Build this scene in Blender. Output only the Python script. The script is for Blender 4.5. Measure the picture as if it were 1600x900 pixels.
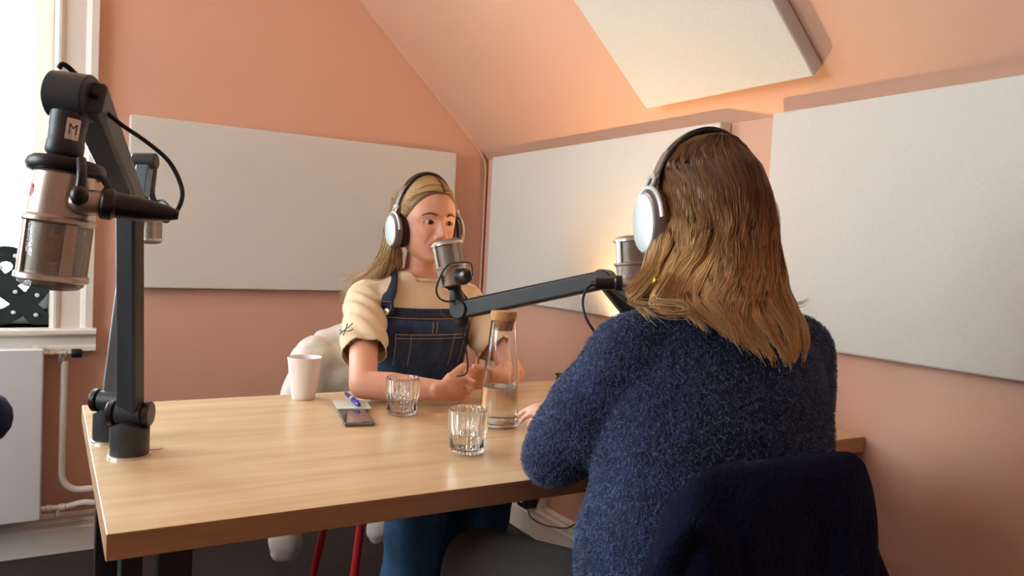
import bpy, bmesh, math, random
import numpy as np
from mathutils import Vector, Matrix
random.seed(4); RNG = np.random.default_rng(7)
for o in list(bpy.data.objects): bpy.data.objects.remove(o)
SC = bpy.context.scene; COL = SC.collection
PI = math.pi
V = lambda *a: np.array(a, float)

# ------------------------------------------------------------ camera
F, YAW, PITCH, ROLL, CH = 1210.74, .5407, -.0489, .0499, 1.1481
_f = V(math.sin(YAW)*math.cos(PITCH), math.cos(YAW)*math.cos(PITCH), math.sin(PITCH))
_r0 = V(math.cos(YAW), -math.sin(YAW), 0); _u0 = np.cross(_r0, _f)
CR = _r0*math.cos(ROLL)+_u0*math.sin(ROLL); CU = -_r0*math.sin(ROLL)+_u0*math.cos(ROLL); CF = _f
cam = bpy.data.objects.new('camera', bpy.data.cameras.new('camera')); COL.objects.link(cam)
M = Matrix.Identity(4)
for i in range(3): M[i][0], M[i][1], M[i][2] = CR[i], CU[i], -CF[i]
M[0][3], M[1][3], M[2][3] = 0, 0, CH
cam.matrix_world = M; cam.data.sensor_width = 36; cam.data.lens = F/1600*36; cam.data.clip_start = .05
SC.camera = cam
def ray(x, y): return CF+(x-800)/F*CR-(y-450)/F*CU
def dep(x, y, d): return V(0, 0, CH)+d*ray(x, y)                 # a point of the room at a given distance
def hit(x, y, ax, v):
    d = ray(x, y); return V(0, 0, CH)+d*((v-(CH if ax == 2 else 0))/d[ax])

# ------------------------------------------------------------ world, lights, exposure
SC.view_settings.view_transform = 'Standard'; SC.view_settings.look = 'None'
SC.view_settings.exposure = 0.0; SC.view_settings.gamma = 1; SC.view_settings.use_curve_mapping = False
w = bpy.data.worlds.new('sky'); SC.world = w; w.use_nodes = True
bg = w.node_tree.nodes['Background']; bg.inputs[0].default_value = (.80, .93, 1, 1); bg.inputs[1].default_value = 3.0
def area(name, loc, aim, sx, sy, power, col):
    l = bpy.data.lights.new(name, 'AREA'); l.shape = 'RECTANGLE'; l.size = sx; l.size_y = sy; l.energy = power; l.color = col
    o = bpy.data.objects.new(name, l); COL.objects.link(o); o.location = loc
    o.rotation_euler = (Vector(aim)-Vector(loc)).to_track_quat('-Z', 'Y').to_euler(); return o
W, D, TT = 1.7107, 3.1194, .74
area('daylight_window_back', (-.55, 3.62, 1.6), (-.3, 0, 1.0), 1.1, 1.6, 125, (.82, .95, 1))
area('daylight_window_left', (-2.42, 1.75, 1.75), (1.7, 1.6, 1.0), 1.7, 1.5, 80, (.82, .93, .96))

# ------------------------------------------------------------ materials
def lin(c): return tuple(((x/255)/12.92 if x/255 <= .04045 else ((x/255+.055)/1.055)**2.4) for x in c)
MATS = {}
def mat(name, rgb=(128, 128, 128), rough=.5, metal=0, bump=0, scale=60, var=0, vscale=6, stretch=(1, 1, 1), **k):
    m = bpy.data.materials.new(name); m.use_nodes = True; nt = m.node_tree; N = nt.nodes; L = nt.links
    b = N['Principled BSDF']; c = lin(rgb)
    b.inputs['Base Color'].default_value = (*c, 1); b.inputs['Roughness'].default_value = rough; b.inputs['Metallic'].default_value = metal
    for kk, v in k.items():
        b.inputs[kk.replace('_', ' ')].default_value = v
    tc = N.new('ShaderNodeTexCoord'); mp = N.new('ShaderNodeMapping'); mp.inputs['Scale'].default_value = stretch
    L.new(tc.outputs['Object'], mp.inputs['Vector'])
    if var:
        n = N.new('ShaderNodeTexNoise'); n.inputs['Scale'].default_value = vscale; n.inputs['Detail'].default_value = 5
        L.new(mp.outputs[0], n.inputs['Vector'])
        r = N.new('ShaderNodeValToRGB'); r.color_ramp.elements[0].position = .3; r.color_ramp.elements[1].position = .7
        r.color_ramp.elements[0].color = (*[x*(1-var) for x in c], 1); r.color_ramp.elements[1].color = (*[min(1, x*(1+var)) for x in c], 1)
        L.new(n.outputs['Fac'], r.inputs[0]); L.new(r.outputs[0], b.inputs['Base Color'])
    if bump:
        n2 = N.new('ShaderNodeTexNoise'); n2.inputs['Scale'].default_value = scale; n2.inputs['Detail'].default_value = 3
        L.new(mp.outputs[0], n2.inputs['Vector']); bp = N.new('ShaderNodeBump'); bp.inputs['Strength'].default_value = bump
        bp.inputs['Distance'].default_value = .01; L.new(n2.outputs['Fac'], bp.inputs['Height']); L.new(bp.outputs[0], b.inputs['Normal'])
    MATS[name] = m; return m
def attr_color(m, name='Col'):
    a = m.node_tree.nodes.new('ShaderNodeVertexColor'); a.layer_name = name
    m.node_tree.links.new(a.outputs['Color'], m.node_tree.nodes['Principled BSDF'].inputs['Base Color']); return m
mat('wall_paint', (212, 166, 143), .75, bump=.05, scale=90, var=.02, vscale=2)
mat('ceiling_paint', (214, 170, 146), .7, bump=.04, scale=90)
mat('white_paint', (226, 222, 212), .4, bump=.03, scale=30)
mat('radiator_enamel', (214, 214, 214), .35)
mat('panel_fabric', (218, 217, 210), .95, bump=.35, scale=420, var=.03, vscale=90, stretch=(1, 1, 3))
mat('carpet', (52, 47, 50), 1, bump=.8, scale=260, var=.35, vscale=160)
mat('dark_metal', (54, 58, 62), .42, metal=.25, bump=.03, scale=300)
mat('black_plastic', (18, 19, 22), .38)
mat('black_rubber', (16, 15, 16), .6)
mat('steel_black', (20, 22, 27), .45)
mat('nickel', (178, 168, 158), .34, metal=.8)
mat('nickel_light', (205, 200, 192), .3, metal=.75)
mat('gold', (240, 190, 90), .25, metal=1)
mat('red_metal', (190, 36, 40), .35)
mat('cork', (186, 140, 92), .85, bump=.4, scale=200, var=.15, vscale=120)
mat('ceramic', (238, 230, 226), .25)
mat('phone_body', (120, 116, 112), .12, metal=.3)
mat('phone_screen', (95, 88, 84), .06, metal=.2)
mat('paper', (214, 228, 214), .8)
mat('pen_blue', (38, 42, 165), .25)
mat('white_plastic', (232, 232, 236), .3)
mat('label_white', (236, 228, 222), .7)
mat('ink', (40, 32, 32), .8)
mat('red_mark', (214, 74, 60), .5)
mat('cup_silver', (214, 226, 228), .3, metal=.45)
mat('cup_grey', (118, 108, 104), .4, metal=.3)
mat('leather_black', (20, 17, 17), .5)
mat('teal_black', (34, 46, 50), .5)
mat('bulb_white', (235, 235, 228), .3)
mat('cream_cotton', (222, 201, 168), .9, bump=.15, scale=500, var=.02, vscale=40)
mat('denim', (46, 68, 106), .85, bump=.35, scale=700, var=.35, vscale=50, stretch=(1, 1, .4))
mat('denim_dark', (24, 36, 66), .85, bump=.35, scale=700, var=.3, vscale=50, stretch=(1, 1, .4))
mat('jeans_teal', (24, 66, 100), .85, bump=.3, scale=600, var=.3, vscale=30, stretch=(1, 1, .4))
mat('stitching', (196, 160, 112), .8)
mat('puffer', (226, 221, 212), .55, bump=.5, scale=22)
mat('wool_coat', (15, 18, 40), 1, bump=.5, scale=160, var=.15, vscale=60, Specular_IOR_Level=.1)
mat('sweater_wool', (38, 52, 88), 1, bump=.9, scale=140, var=.45, vscale=38)
attr_color(mat('wool_fibre', (80, 100, 150), .9))
mat('trousers', (62, 64, 62), .9, bump=.2, scale=300)
mat('navy_fabric', (16, 32, 66), .9, bump=.2, scale=300)
mat('eye_white', (204, 190, 178), .2)
mat('eye_iris', (50, 40, 34), .1)
mat('brass', (190, 150, 90), .35, metal=.9)
mat('lamp_glass', (255, 244, 225), .5)
m = mat('skin', (224, 168, 140), .5); m.node_tree.nodes['Principled BSDF'].inputs['Subsurface Weight'].default_value = .12
m.node_tree.nodes['Principled BSDF'].inputs['Subsurface Radius'].default_value = (.02, .008, .004); attr_color(m)
m = mat('hair', (150, 110, 60), .42); attr_color(m); m.node_tree.nodes['Principled BSDF'].inputs['Specular IOR Level'].default_value = .35
m = mat('glass', (250, 250, 248), .0, IOR=1.45, Transmission_Weight=1.0)
m = mat('water', (252, 253, 253), .0, IOR=1.33, Transmission_Weight=1.0)
m = mat('pane_glass', (255, 255, 255), .0, IOR=1.01, Transmission_Weight=1.0)
m = mat('mic_mesh', (138, 130, 120), .45, metal=.55)     # woven wire: real openings between the wires
nt = m.node_tree; N = nt.nodes; L = nt.links
tr = N.new('ShaderNodeBsdfTransparent'); mx = N.new('ShaderNodeMixShader'); tc = N.new('ShaderNodeTexCoord')
vv = N.new('ShaderNodeTexVoronoi'); vv.inputs['Scale'].default_value = 1700; L.new(tc.outputs['Object'], vv.inputs['Vector'])
gt = N.new('ShaderNodeMath'); gt.operation = 'GREATER_THAN'; gt.inputs[1].default_value = .36; L.new(vv.outputs['Distance'], gt.inputs[0])
L.new(gt.outputs[0], mx.inputs[0]); L.new(tr.outputs[0], mx.inputs[1]); L.new(N['Principled BSDF'].outputs[0], mx.inputs[2]); L.new(mx.outputs[0], N['Material Output'].inputs[0])
def emit(name, col, s):
    m = bpy.data.materials.new(name); m.use_nodes = True; b = m.node_tree.nodes['Principled BSDF']
    b.inputs['Emission Color'].default_value = (*col, 1); b.inputs['Emission Strength'].default_value = s; MATS[name] = m
emit('bulb_warm', (1, .62, .25), 12)
# oak: long grain, cathedral streaks and pores
def oak(name, base, dark, rough=.32):
    m = bpy.data.materials.new(name); m.use_nodes = True; nt = m.node_tree; N = nt.nodes; L = nt.links; b = N['Principled BSDF']
    tc = N.new('ShaderNodeTexCoord'); mp = N.new('ShaderNodeMapping'); mp.inputs['Scale'].default_value = (.9, 12, 12); L.new(tc.outputs['Object'], mp.inputs[0])
    n1 = N.new('ShaderNodeTexNoise'); n1.inputs['Scale'].default_value = 1.7; n1.inputs['Detail'].default_value = 6; n1.inputs['Distortion'].default_value = .6; L.new(mp.outputs[0], n1.inputs['Vector'])
    mp2 = N.new('ShaderNodeMapping'); mp2.inputs['Scale'].default_value = (6, 160, 160); L.new(tc.outputs['Object'], mp2.inputs[0])
    n2 = N.new('ShaderNodeTexNoise'); n2.inputs['Scale'].default_value = 1.5; n2.inputs['Detail'].default_value = 3; L.new(mp2.outputs[0], n2.inputs['Vector'])
    # staves glued side by side
    br = N.new('ShaderNodeTexBrick'); br.inputs['Scale'].default_value = 1; br.inputs['Brick Width'].default_value = .62; br.inputs['Row Height'].default_value = .11
    br.inputs['Mortar Size'].default_value = .0; br.inputs['Color1'].default_value = (.35, .35, .35, 1); br.inputs['Color2'].default_value = (.65, .65, .65, 1); L.new(tc.outputs['Object'], br.inputs['Vector'])
    a = N.new('ShaderNodeMath'); a.operation = 'MULTIPLY_ADD'; a.inputs[1].default_value = .35; L.new(n2.outputs['Fac'], a.inputs[0]); L.new(n1.outputs['Fac'], a.inputs[2])
    a2 = N.new('ShaderNodeMath'); a2.operation = 'MULTIPLY_ADD'; a2.inputs[1].default_value = .22; L.new(br.outputs['Color'], a2.inputs[0]); L.new(a.outputs[0], a2.inputs[2])
    r = N.new('ShaderNodeValToRGB'); r.color_ramp.elements[0].position = .55; r.color_ramp.elements[1].position = .98
    r.color_ramp.elements[0].color = (*lin(dark), 1); r.color_ramp.elements[1].color = (*lin(base), 1)
    L.new(a2.outputs[0], r.inputs[0]); L.new(r.outputs[0], b.inputs['Base Color']); b.inputs['Roughness'].default_value = rough
    bp = N.new('ShaderNodeBump'); bp.inputs['Strength'].default_value = .08; bp.inputs['Distance'].default_value = .002; L.new(n2.outputs['Fac'], bp.inputs['Height']); L.new(bp.outputs[0], b.inputs['Normal'])
    MATS[name] = m
oak('oak', (222, 194, 154), (204, 172, 130), .26); oak('oak_edge', (186, 146, 106), (158, 118, 82), .45)

# ------------------------------------------------------------ mesh building
def nrm(v): v = np.array(v, float); return v/(np.linalg.norm(v)+1e-12)
def perp(a):
    a = nrm(a); h = V(0, 0, 1) if abs(a[2]) < .9 else V(1, 0, 0)
    u = nrm(np.cross(h, a)); return u, np.cross(a, u)
class MB:
    def __init__(s): s.v = []; s.f = []
    def add(s, vs, fs):
        n = len(s.v); s.v += [tuple(map(float, p)) for p in vs]; s.f += [tuple(i+n for i in f) for f in fs]; return s
    def box(s, lo, hi):
        (a, b, c), (d, e, g) = lo, hi
        return s.add([(a,b,c),(d,b,c),(d,e,c),(a,e,c),(a,b,g),(d,b,g),(d,e,g),(a,e,g)], [(0,3,2,1),(4,5,6,7),(0,1,5,4),(1,2,6,5),(2,3,7,6),(3,0,4,7)])
    def obox(s, c, ax, ay, az):                                    # oriented box: centre and three half-axis vectors
        c, ax, ay, az = map(np.array, (c, ax, ay, az))
        P = [c+i*ax+j*ay+k*az for k in (-1, 1) for (i, j) in ((-1,-1),(1,-1),(1,1),(-1,1))]
        return s.add(P, [(0,3,2,1),(4,5,6,7),(0,1,5,4),(1,2,6,5),(2,3,7,6),(3,0,4,7)])
    def loft(s, rings, cap=True, closed=True):
        n = len(rings[0]); P = [p for r in rings for p in r]; fs = []
        for i in range(len(rings)-1):
            for j in range(n if closed else n-1):
                k = (j+1) % n; fs.append((i*n+j, i*n+k, (i+1)*n+k, (i+1)*n+j))
        if cap and closed:
            fs.append(tuple(range(n))[::-1]); fs.append(tuple((len(rings)-1)*n+j for j in range(n)))
        return s.add(P, fs)
    def tube(s, pts, r, n=10, cap=True):
        pts = [np.array(p, float) for p in pts]; K = len(pts); rr = r if hasattr(r, '__len__') else [r]*K
        T = [nrm(pts[min(i+1, K-1)]-pts[max(i-1, 0)]) for i in range(K)]; u, _ = perp(T[0]); rings = []
        for i in range(K):
            u = nrm(u-T[i]*np.dot(u, T[i])); v = np.cross(T[i], u)
            rings.append([pts[i]+rr[i]*(math.cos(2*PI*j/n)*u+math.sin(2*PI*j/n)*v) for j in range(n)])
        return s.loft(rings, cap)
    def lathe(s, prof, c=(0,0,0), ax=(0,0,1), n=32, flute=None, cap=True):
        ax = nrm(ax); u, v = perp(ax); c = np.array(c, float); rings = []
        for (r, z) in prof:
            rings.append([c+ax*z+(r*(1+(flute(z)*math.cos(flute.k*2*PI*j/n) if flute else 0)))*(math.cos(2*PI*j/n)*u+math.sin(2*PI*j/n)*v) for j in range(n)])
        return s.loft(rings, cap)
    def ell(s, c, r, R=None, n=20, m=12):
        R = np.eye(3) if R is None else R; rings = []; c = np.array(c, float)
        for i in range(m+1):
            t = PI*i/m; t = min(max(t, .03), PI-.03)
            rings.append([c+R@V(r[0]*math.sin(t)*math.cos(2*PI*j/n), r[1]*math.sin(t)*math.sin(2*PI*j/n), -r[2]*math.cos(t)) for j in range(n)])
        return s.loft(rings)
    def cap(s, p, q, r1, r2, n=14):
        p = np.array(p, float); q = np.array(q, float); a = nrm(q-p); L = np.linalg.norm(q-p); u, v = perp(a); rings = []
        for i in range(5):
            t = PI/2*(1-i/4); rings.append((p-a*r1*math.sin(t), max(r1*math.cos(t), r1*.05)))
        for i in range(5):
            t = PI/2*i/4; rings.append((p+a*(L+r2*math.sin(t)), max(r2*math.cos(t), r2*.05)))
        return s.loft([[c+r*(math.cos(2*PI*j/n)*u+math.sin(2*PI*j/n)*v) for j in range(n)] for c, r in rings])
    def chain(s, pts, rs, n=14):
        for i in range(len(pts)-1): s.cap(pts[i], pts[i+1], rs[i], rs[i+1], n)
        return s
    def build(s, name, m, parent=None, bevel=0, smooth=True, subd=0, angle=38, fix=True, seg=2):
        me = bpy.data.meshes.new(name); me.from_pydata(s.v, [], s.f); me.update()
        if fix:
            b = bmesh.new(); b.from_mesh(me); bmesh.ops.recalc_face_normals(b, faces=b.faces); b.to_mesh(me); b.free()
        return link(name, me, m, parent, bevel, smooth, subd, angle, seg)
def link(name, me, m, parent=None, bevel=0, smooth=True, subd=0, angle=38, seg=2):
    if m is not None: me.materials.append(MATS[m] if isinstance(m, str) else m)
    if smooth:
        me.polygons.foreach_set('use_smooth', [True]*len(me.polygons))
        if angle: me.set_sharp_from_angle(angle=math.radians(angle))
    o = bpy.data.objects.new(name, me); COL.objects.link(o)
    if bevel:
        md = o.modifiers.new('bevel', 'BEVEL'); md.width = bevel; md.segments = seg; md.limit_method = 'ANGLE'; md.harden_normals = True
    if subd:
        md = o.modifiers.new('sub', 'SUBSURF'); md.levels = subd; md.render_levels = subd
    if parent is not None:
        o.parent = parent; o.matrix_parent_inverse = parent.matrix_basis.inverted()
    return o
def empty(name, loc=(0, 0, 0)):
    o = bpy.data.objects.new(name, None); COL.objects.link(o); o.location = tuple(loc); o.empty_display_size = .05; return o
def tag(o, label, cat, group=None, kind=None):
    o['label'] = label; o['category'] = cat
    if group: o['group'] = group
    if kind: o['kind'] = kind
    return o
def thing(name, label, cat, loc=(0, 0, 0), group=None): return tag(empty(name, loc), label, cat, group)
def struct(o): o['kind'] = 'structure'; return o
def remesh(mb, voxel, smooth=6, name='blob'):                      # fuse overlapping volumes into one skin
    me = bpy.data.meshes.new(name); me.from_pydata(mb.v, [], mb.f); me.update()
    b = bmesh.new(); b.from_mesh(me); bmesh.ops.recalc_face_normals(b, faces=b.faces); b.to_mesh(me); b.free()
    o = bpy.data.objects.new(name, me); COL.objects.link(o)
    r = o.modifiers.new('r', 'REMESH'); r.mode = 'VOXEL'; r.voxel_size = voxel
    if smooth:
        s = o.modifiers.new('s', 'SMOOTH'); s.iterations = smooth; s.factor = .6
    dg = bpy.context.evaluated_depsgraph_get(); ev = o.evaluated_get(dg); out = bpy.data.meshes.new_from_object(ev)
    bpy.data.objects.remove(o); bpy.data.meshes.remove(me); out.materials.clear(); return out
def getv(me):
    a = np.empty(len(me.vertices)*3); me.vertices.foreach_get('co', a); return a.reshape(-1, 3)
def setv(me, a): me.vertices.foreach_set('co', a.ravel()); me.update()
def getn(me):
    a = np.empty(len(me.vertices)*3); me.vertices.foreach_get('normal', a); return a.reshape(-1, 3)
def setcol(me, c, name='Col'):
    ca = me.color_attributes.new(name, 'FLOAT_COLOR', 'POINT'); ca.data.foreach_set('color', np.c_[c, np.ones(len(c))].ravel())
def smoothpath(P, n=40):                                           # Catmull-Rom through P
    P = np.array(P, float); P = np.vstack([2*P[0]-P[1], P, 2*P[-1]-P[-2]]); out = []
    K = len(P)-3
    for t in np.linspace(0, K-1e-6, n):
        i = int(t); u = t-i; a, b, c, d = P[i], P[i+1], P[i+2], P[i+3]
        out.append(.5*((2*b)+(c-a)*u+(2*a-5*b+4*c-d)*u*u+(3*b-3*c+d-a)*u**3))
    return np.array(out)
def cable(name, P, r, m='black_rubber', parent=None, n=48): return MB().tube(smoothpath(P, n), r, 8).build(name, m, parent)
def catmull_batch(G, n):                                           # G (N,K,3) -> (N,n,3)
    K = G.shape[1]; P = np.concatenate([2*G[:, :1]-G[:, 1:2], G, 2*G[:, -1:]-G[:, -2:-1]], 1); out = []
    for t in np.linspace(0, K-1-1e-6, n):
        i = int(t); u = t-i; a, b, c, d = P[:, i], P[:, i+1], P[:, i+2], P[:, i+3]
        out.append(.5*((2*b)+(c-a)*u+(2*a-5*b+4*c-d)*u*u+(3*b-3*c+d-a)*u**3))
    return np.stack(out, 1)
def strands(name, paths, rad, cols, m, parent, taper=.35, sides=3):
    """paths (N,K,3); cols (N,K,3): hair or wool fibres, thin three-sided tubes in one mesh."""
    N_, K, _ = paths.shape; T = np.gradient(paths, axis=1); T /= np.linalg.norm(T, axis=2, keepdims=True)+1e-9
    ref = np.tile(nrm([.3, .2, .93]), (N_, K, 1)); U = np.cross(T, ref); U /= np.linalg.norm(U, axis=2, keepdims=True)+1e-9; Wv = np.cross(T, U)
    t = np.linspace(0, 1, K); r = (rad if np.ndim(rad) else np.full(N_, rad))[:, None]*(1-(1-taper)*t**2.5)[None]
    ring = np.stack([paths+r[..., None]*(math.cos(2*PI*k/sides)*U+math.sin(2*PI*k/sides)*Wv) for k in range(sides)], 2)   # N,K,S,3
    vs = ring.reshape(-1, 3); base = (np.arange(N_)*K*sides)[:, None, None]+(np.arange(K-1)*sides)[None, :, None]
    k0 = np.arange(sides)[None, None]; k1 = (k0+1) % sides
    f = np.stack([base+k0, base+k1, base+k1+sides, base+k0+sides], -1).reshape(-1, 4)
    me = bpy.data.meshes.new(name); me.vertices.add(len(vs)); me.vertices.foreach_set('co', vs.ravel())
    me.loops.add(f.size); me.loops.foreach_set('vertex_index', f.ravel().astype(np.int32))
    me.polygons.add(len(f)); me.polygons.foreach_set('loop_start', np.arange(0, f.size, 4, dtype=np.int32)); me.update(calc_edges=True)
    setcol(me, np.repeat(cols.reshape(-1, 3), sides, 0)); return link(name, me, m, parent, angle=0)

# ------------------------------------------------------------ the room
XL, YF, ZC = -2.3, -1.9, 2.75; SL = .925                           # left wall, front wall, flat ceiling; slope of the roof side
ZE = 1.55; XR = W-(ZC-ZE)/SL                                       # eave height at the right wall; where the slope meets the flat ceiling
def slope_z(x): return ZE+(W-x)*SL
struct(MB().box((XL-.3, YF-.3, -.1), (W+.3, D+.3, 0)).build('floor', 'carpet'))
b = MB()                                                           # back wall with the window opening
ox0, ox1, oz0, oz1 = -1.12, .010, .80, 2.35; Y2 = D+.30
b.box((XL-.3, D, 0), (ox0, Y2, ZC+.1)).box((ox0, D, 0), (ox1, Y2, oz0)).box((ox0, D, oz1), (ox1, Y2, ZC+.1)).box((ox1, D, 0), (W+.3, Y2, ZC+.1))
struct(b.build('wall_back', 'wall_paint'))
struct(MB().box((W, YF-.3, 0), (W+.3, D, ZE)).build('wall_right', 'wall_paint'))
b = MB(); b.box((XL-.3, YF, 0), (XL, .05, ZC)).box((XL-.3, .05, 0), (XL, .9, ZC)).box((XL-.3, .9, 0), (XL, 2.6, 1.0)).box((XL-.3, .9, 2.5), (XL, 2.6, ZC)).box((XL-.3, 2.6, 0), (XL, D, ZC))
struct(b.build('wall_left', 'wall_paint'))
b = MB(); b.box((XL-.3, YF-.3, 0), (W, YF, ZC))
struct(b.build('wall_front', 'wall_paint'))
rings = []
for y in (YF-.3, D):
    rings.append([V(XL-.3, y, ZC), V(XR, y, ZC), V(W, y, ZE), V(W+.3, y, ZE), V(W+.3, y, ZC+.2), V(XL-.3, y, ZC+.2)])
struct(MB().loft(rings).build('ceiling', 'ceiling_paint', angle=20))
# painted bead in the corner of gable and slope, turning down the wall corner
P = [V(XR, D-.006, ZC), V(1.1, D-.006, slope_z(1.1)), V(W-.06, D-.006, slope_z(W-.06)), V(W-.02, D-.006, ZE-.0), V(W-.012, D-.008, ZE-.05), V(W-.012, D-.008, 1.0), V(W-.012, D-.008, .14)]
struct(MB().tube(P, .006, 8).build('trim_1', 'wall_paint'))
def profile_run(name, prof, p0, p1, out, m='white_paint'):
    """moulding: profile of (distance out of the wall, height) swept from p0 to p1."""
    r = [[V(*p)+V(*out)*a+V(0, 0, z) for a, z in prof] for p in (p0, p1)]
    return MB().loft(r).build(name, m, angle=25)
BP = [(0, 0), (.022, 0), (.022, .085), (.018, .092), (.018, .108), (.012, .118), (.012, .128), (.006, .138), (0, .14)]
struct(profile_run('baseboard_back', BP, (XL, D, 0), (W, D, 0), (0, -1, 0)))
struct(profile_run('baseboard_right', BP, (W, YF, 0), (W, D, 0), (-1, 0, 0)))

# window in the back wall
win = struct(empty('window_1', (-.5, D, oz0)))
prof = [(0, 0), (0, -.018), (.012, -.026), (.022, -.026), (.030, -.020), (.034, -.015), (.118, -.015), (.124, -.022), (.140, -.030), (.168, -.030), (.172, -.022), (.172, 0)]
prof = [(a*.76, c) for a, c in prof]
def casing_v(x0, sgn): return MB().loft([[V(x0+sgn*a, D+c, z) for a, c in prof] for z in (.80, 2.53)])
casing_v(ox1, 1).build('casing', 'white_paint', win, angle=20)
casing_v(ox0, -1).build('casing', 'white_paint', win, angle=20)
MB().loft([[V(x, D+c, oz1+a) for a, c in prof] for x in (ox0-.17, ox1+.17)]).build('casing', 'white_paint', win, angle=20)
b = MB(); b.box((ox0-.02, D, oz0-.02), (ox0, Y2, oz1)).box((ox1-.004, D-.0, oz0), (ox1+.02, Y2, oz1)).box((ox0, D, oz1), (ox1, Y2, oz1+.02)); b.build('jamb', 'white_paint', win)
# inner sash with glazing bar, pane
b = MB(); sy0, sy1 = D+.11, D+.15
b.box((ox1-.06, sy0, oz0+.0), (ox1-.004, sy1, oz1)).box((ox0, sy0, oz0), (ox0+.06, sy1, oz1)).box((ox0, sy0, oz0), (ox1, sy1, oz0+.06)).box((ox0, sy0, oz1-.06), (ox1, sy1, oz1)).box((-.60, sy0, oz0), (-.545, sy1, oz1))
b.build('sash', 'white_paint', win, bevel=.004)
MB().box((ox0+.06, sy0+.018, oz0+.06), (ox1-.06, sy0+.022, oz1-.06)).build('pane', 'pane_glass', win)
sp = [(-.30, 0), (.046, 0), (.052, -.006), (.052, -.018), (.046, -.024), (.030, -.026), (.028, -.058), (.034, -.066), (.034, -.080), (-.30, -.08)]
MB().loft([[V(x, D-a, oz0+z) for a, z in sp] for x in (ox0-.19, .150)]).build('window_sill', 'white_paint', win, angle=20)
# the other window of the room
for k, (lo, hi, ax) in enumerate([((XL-.16, .9, 1.0), (XL-.12, 2.6, 2.5), 1)]):
    wd = struct(empty('window_%d' % (k+2), lo)); b = MB(); t = .06
    (x0, y0, z0), (x1, y1, z1) = lo, hi
    b.box(lo, (x1, y1, z0+t)).box((x0, y0, z1-t), hi)
    if ax: b.box(lo, (x1, y0+t, z1)).box((x0, y1-t, z0), hi).box((x0, (y0+y1)/2-.03, z0), (x1, (y0+y1)/2+.03, z1))
    else: b.box(lo, (x0+t, y1, z1)).box((x1-t, y0, z0), hi).box(((x0+x1)/2-.03, y0, z0), ((x0+x1)/2+.03, y1, z1))
    b.build('sash', 'white_paint', wd, bevel=.004)

# house across the street, bleached by the daylight
mat('render_white', (240, 244, 244), .9, bump=.2, scale=30); mat('street_glass', (110, 160, 165), .1)
hs = thing('building', 'pale building across the street seen overexposed through the window', 'building', (-1, 9, -4))
MB().box((-9, 9, -4), (3, 12, 9)).build('facade', 'render_white', hs)
mat('shop_glass', (112, 168, 176), .2)
MB().box((-9, 8.90, -4), (3, 8.995, .95)).build('shop_front', 'shop_glass', hs)
for i in range(5):
    for z in (-1.2, 1.55, 4.3):
        x = -.62-1.35*i
        f = MB().box((x-.06, 8.95, z-.06), (x+.34, 9.0, z+1.26)).build('window_frame', 'white_paint', hs)
        MB().box((x, 8.94, z), (x+.28, 8.95, z+1.2)).build('window_glass', 'street_glass', f)

# ------------------------------------------------------------ acoustic panels
def panel(label, C, ax, ay, n, hw, hh, t):
    """C: centre of the front face; n: normal into the room."""
    C = np.array(C, float); ax, ay, n = nrm(ax), nrm(ay), nrm(n)
    o = MB().obox(C-n*t/2, ax*hw, ay*hh, n*t/2).build('acoustic_panel', 'panel_fabric', bevel=.006, seg=3)
    return tag(o, label, 'acoustic panel', 'pale fabric acoustic panels')
t = .045
panel('long pale fabric acoustic panel on the back wall behind the smiling woman', ((.2407+1.5314)/2, D-t, (1.5605+.9454)/2), (1,0,0), (0,0,1), (0,-1,0), (1.5314-.2407)/2, (1.5605-.9454)/2, t)
panel('pale fabric acoustic panel on the right wall between the two women', (W-t, (2.9983+1.6466)/2, (1.5504+.9343)/2), (0,1,0), (0,0,1), (-1,0,0), (2.9983-1.6466)/2, (1.5504-.9343)/2, t)
panel('large pale fabric acoustic panel on the right wall nearest the camera', (W-t, (1.4589+.13)/2, (1.5504+.9362)/2), (0,1,0), (0,0,1), (-1,0,0), (1.4589-.13)/2, (1.5504-.9362)/2, t)
sx = nrm([-1, 0, SL]); sn = nrm([-SL, 0, -1]); dn = math.hypot(1, SL)
c0 = V(1.586, 0, 1.6045); LP = .62
panel('pale fabric acoustic panel fixed to the sloping ceiling', V(1.586, (1.886+1.268)/2, 1.6045)+sx*(LP*.5), (0,1,0), sx, sn, (1.886-1.268)/2, LP*.5, t)

# ------------------------------------------------------------ radiator and its pipes
rad = thing('radiator', 'white panel radiator under the window, cut by the left picture edge', 'radiator', (-.5, D-.06, .15))
b = MB(); b.box((-1.05, D-.105, .152), (-.006, D-.085, .738)); b.build('front_panel', 'radiator_enamel', rad, bevel=.006, seg=3)
b = MB(); b.box((-1.04, D-.045, .16), (-.02, D-.03, .73)); b.build('rear_panel', 'radiator_enamel', rad, bevel=.004)
b = MB()
for i in range(34): b.box((-1.04+i*.0303, D-.09, .733), (-1.04+i*.0303+.018, D-.035, .741))
b.box((-1.045, D-.088, .725), (-.012, D-.084, .742)); b.build('top_grille', 'radiator_enamel', rad)
MB().box((-.016, D-.088, .17), (-.008, D-.04, .72)).build('side_cover', 'radiator_enamel', rad, bevel=.002)
for x in (-.95, -.12): MB().box((x, D-.04, .25), (x+.03, D, .7)).build('wall_bracket', 'radiator_enamel', rad)
yv = D-.062
vb = MB(); vb.lathe([(.009, 0), (.009, .02), (.014, .021), (.014, .035), (.010, .037), (.010, .05), (.015, .052), (.015, .066), (.011, .07), (.011, .085)], (-.008, yv, .716), (1, 0, 0), 18)
vb.cap((.045, yv, .716), (.045, yv, .690), .011, .011); vb.build('valve', 'nickel_light', rad)
MB().lathe([(.013, 0), (.0155, .004), (.0155, .03), (.012, .034)], (.074, yv, .716), (1, 0, 0), 20).build('valve_knob', 'black_plastic', rad)
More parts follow.
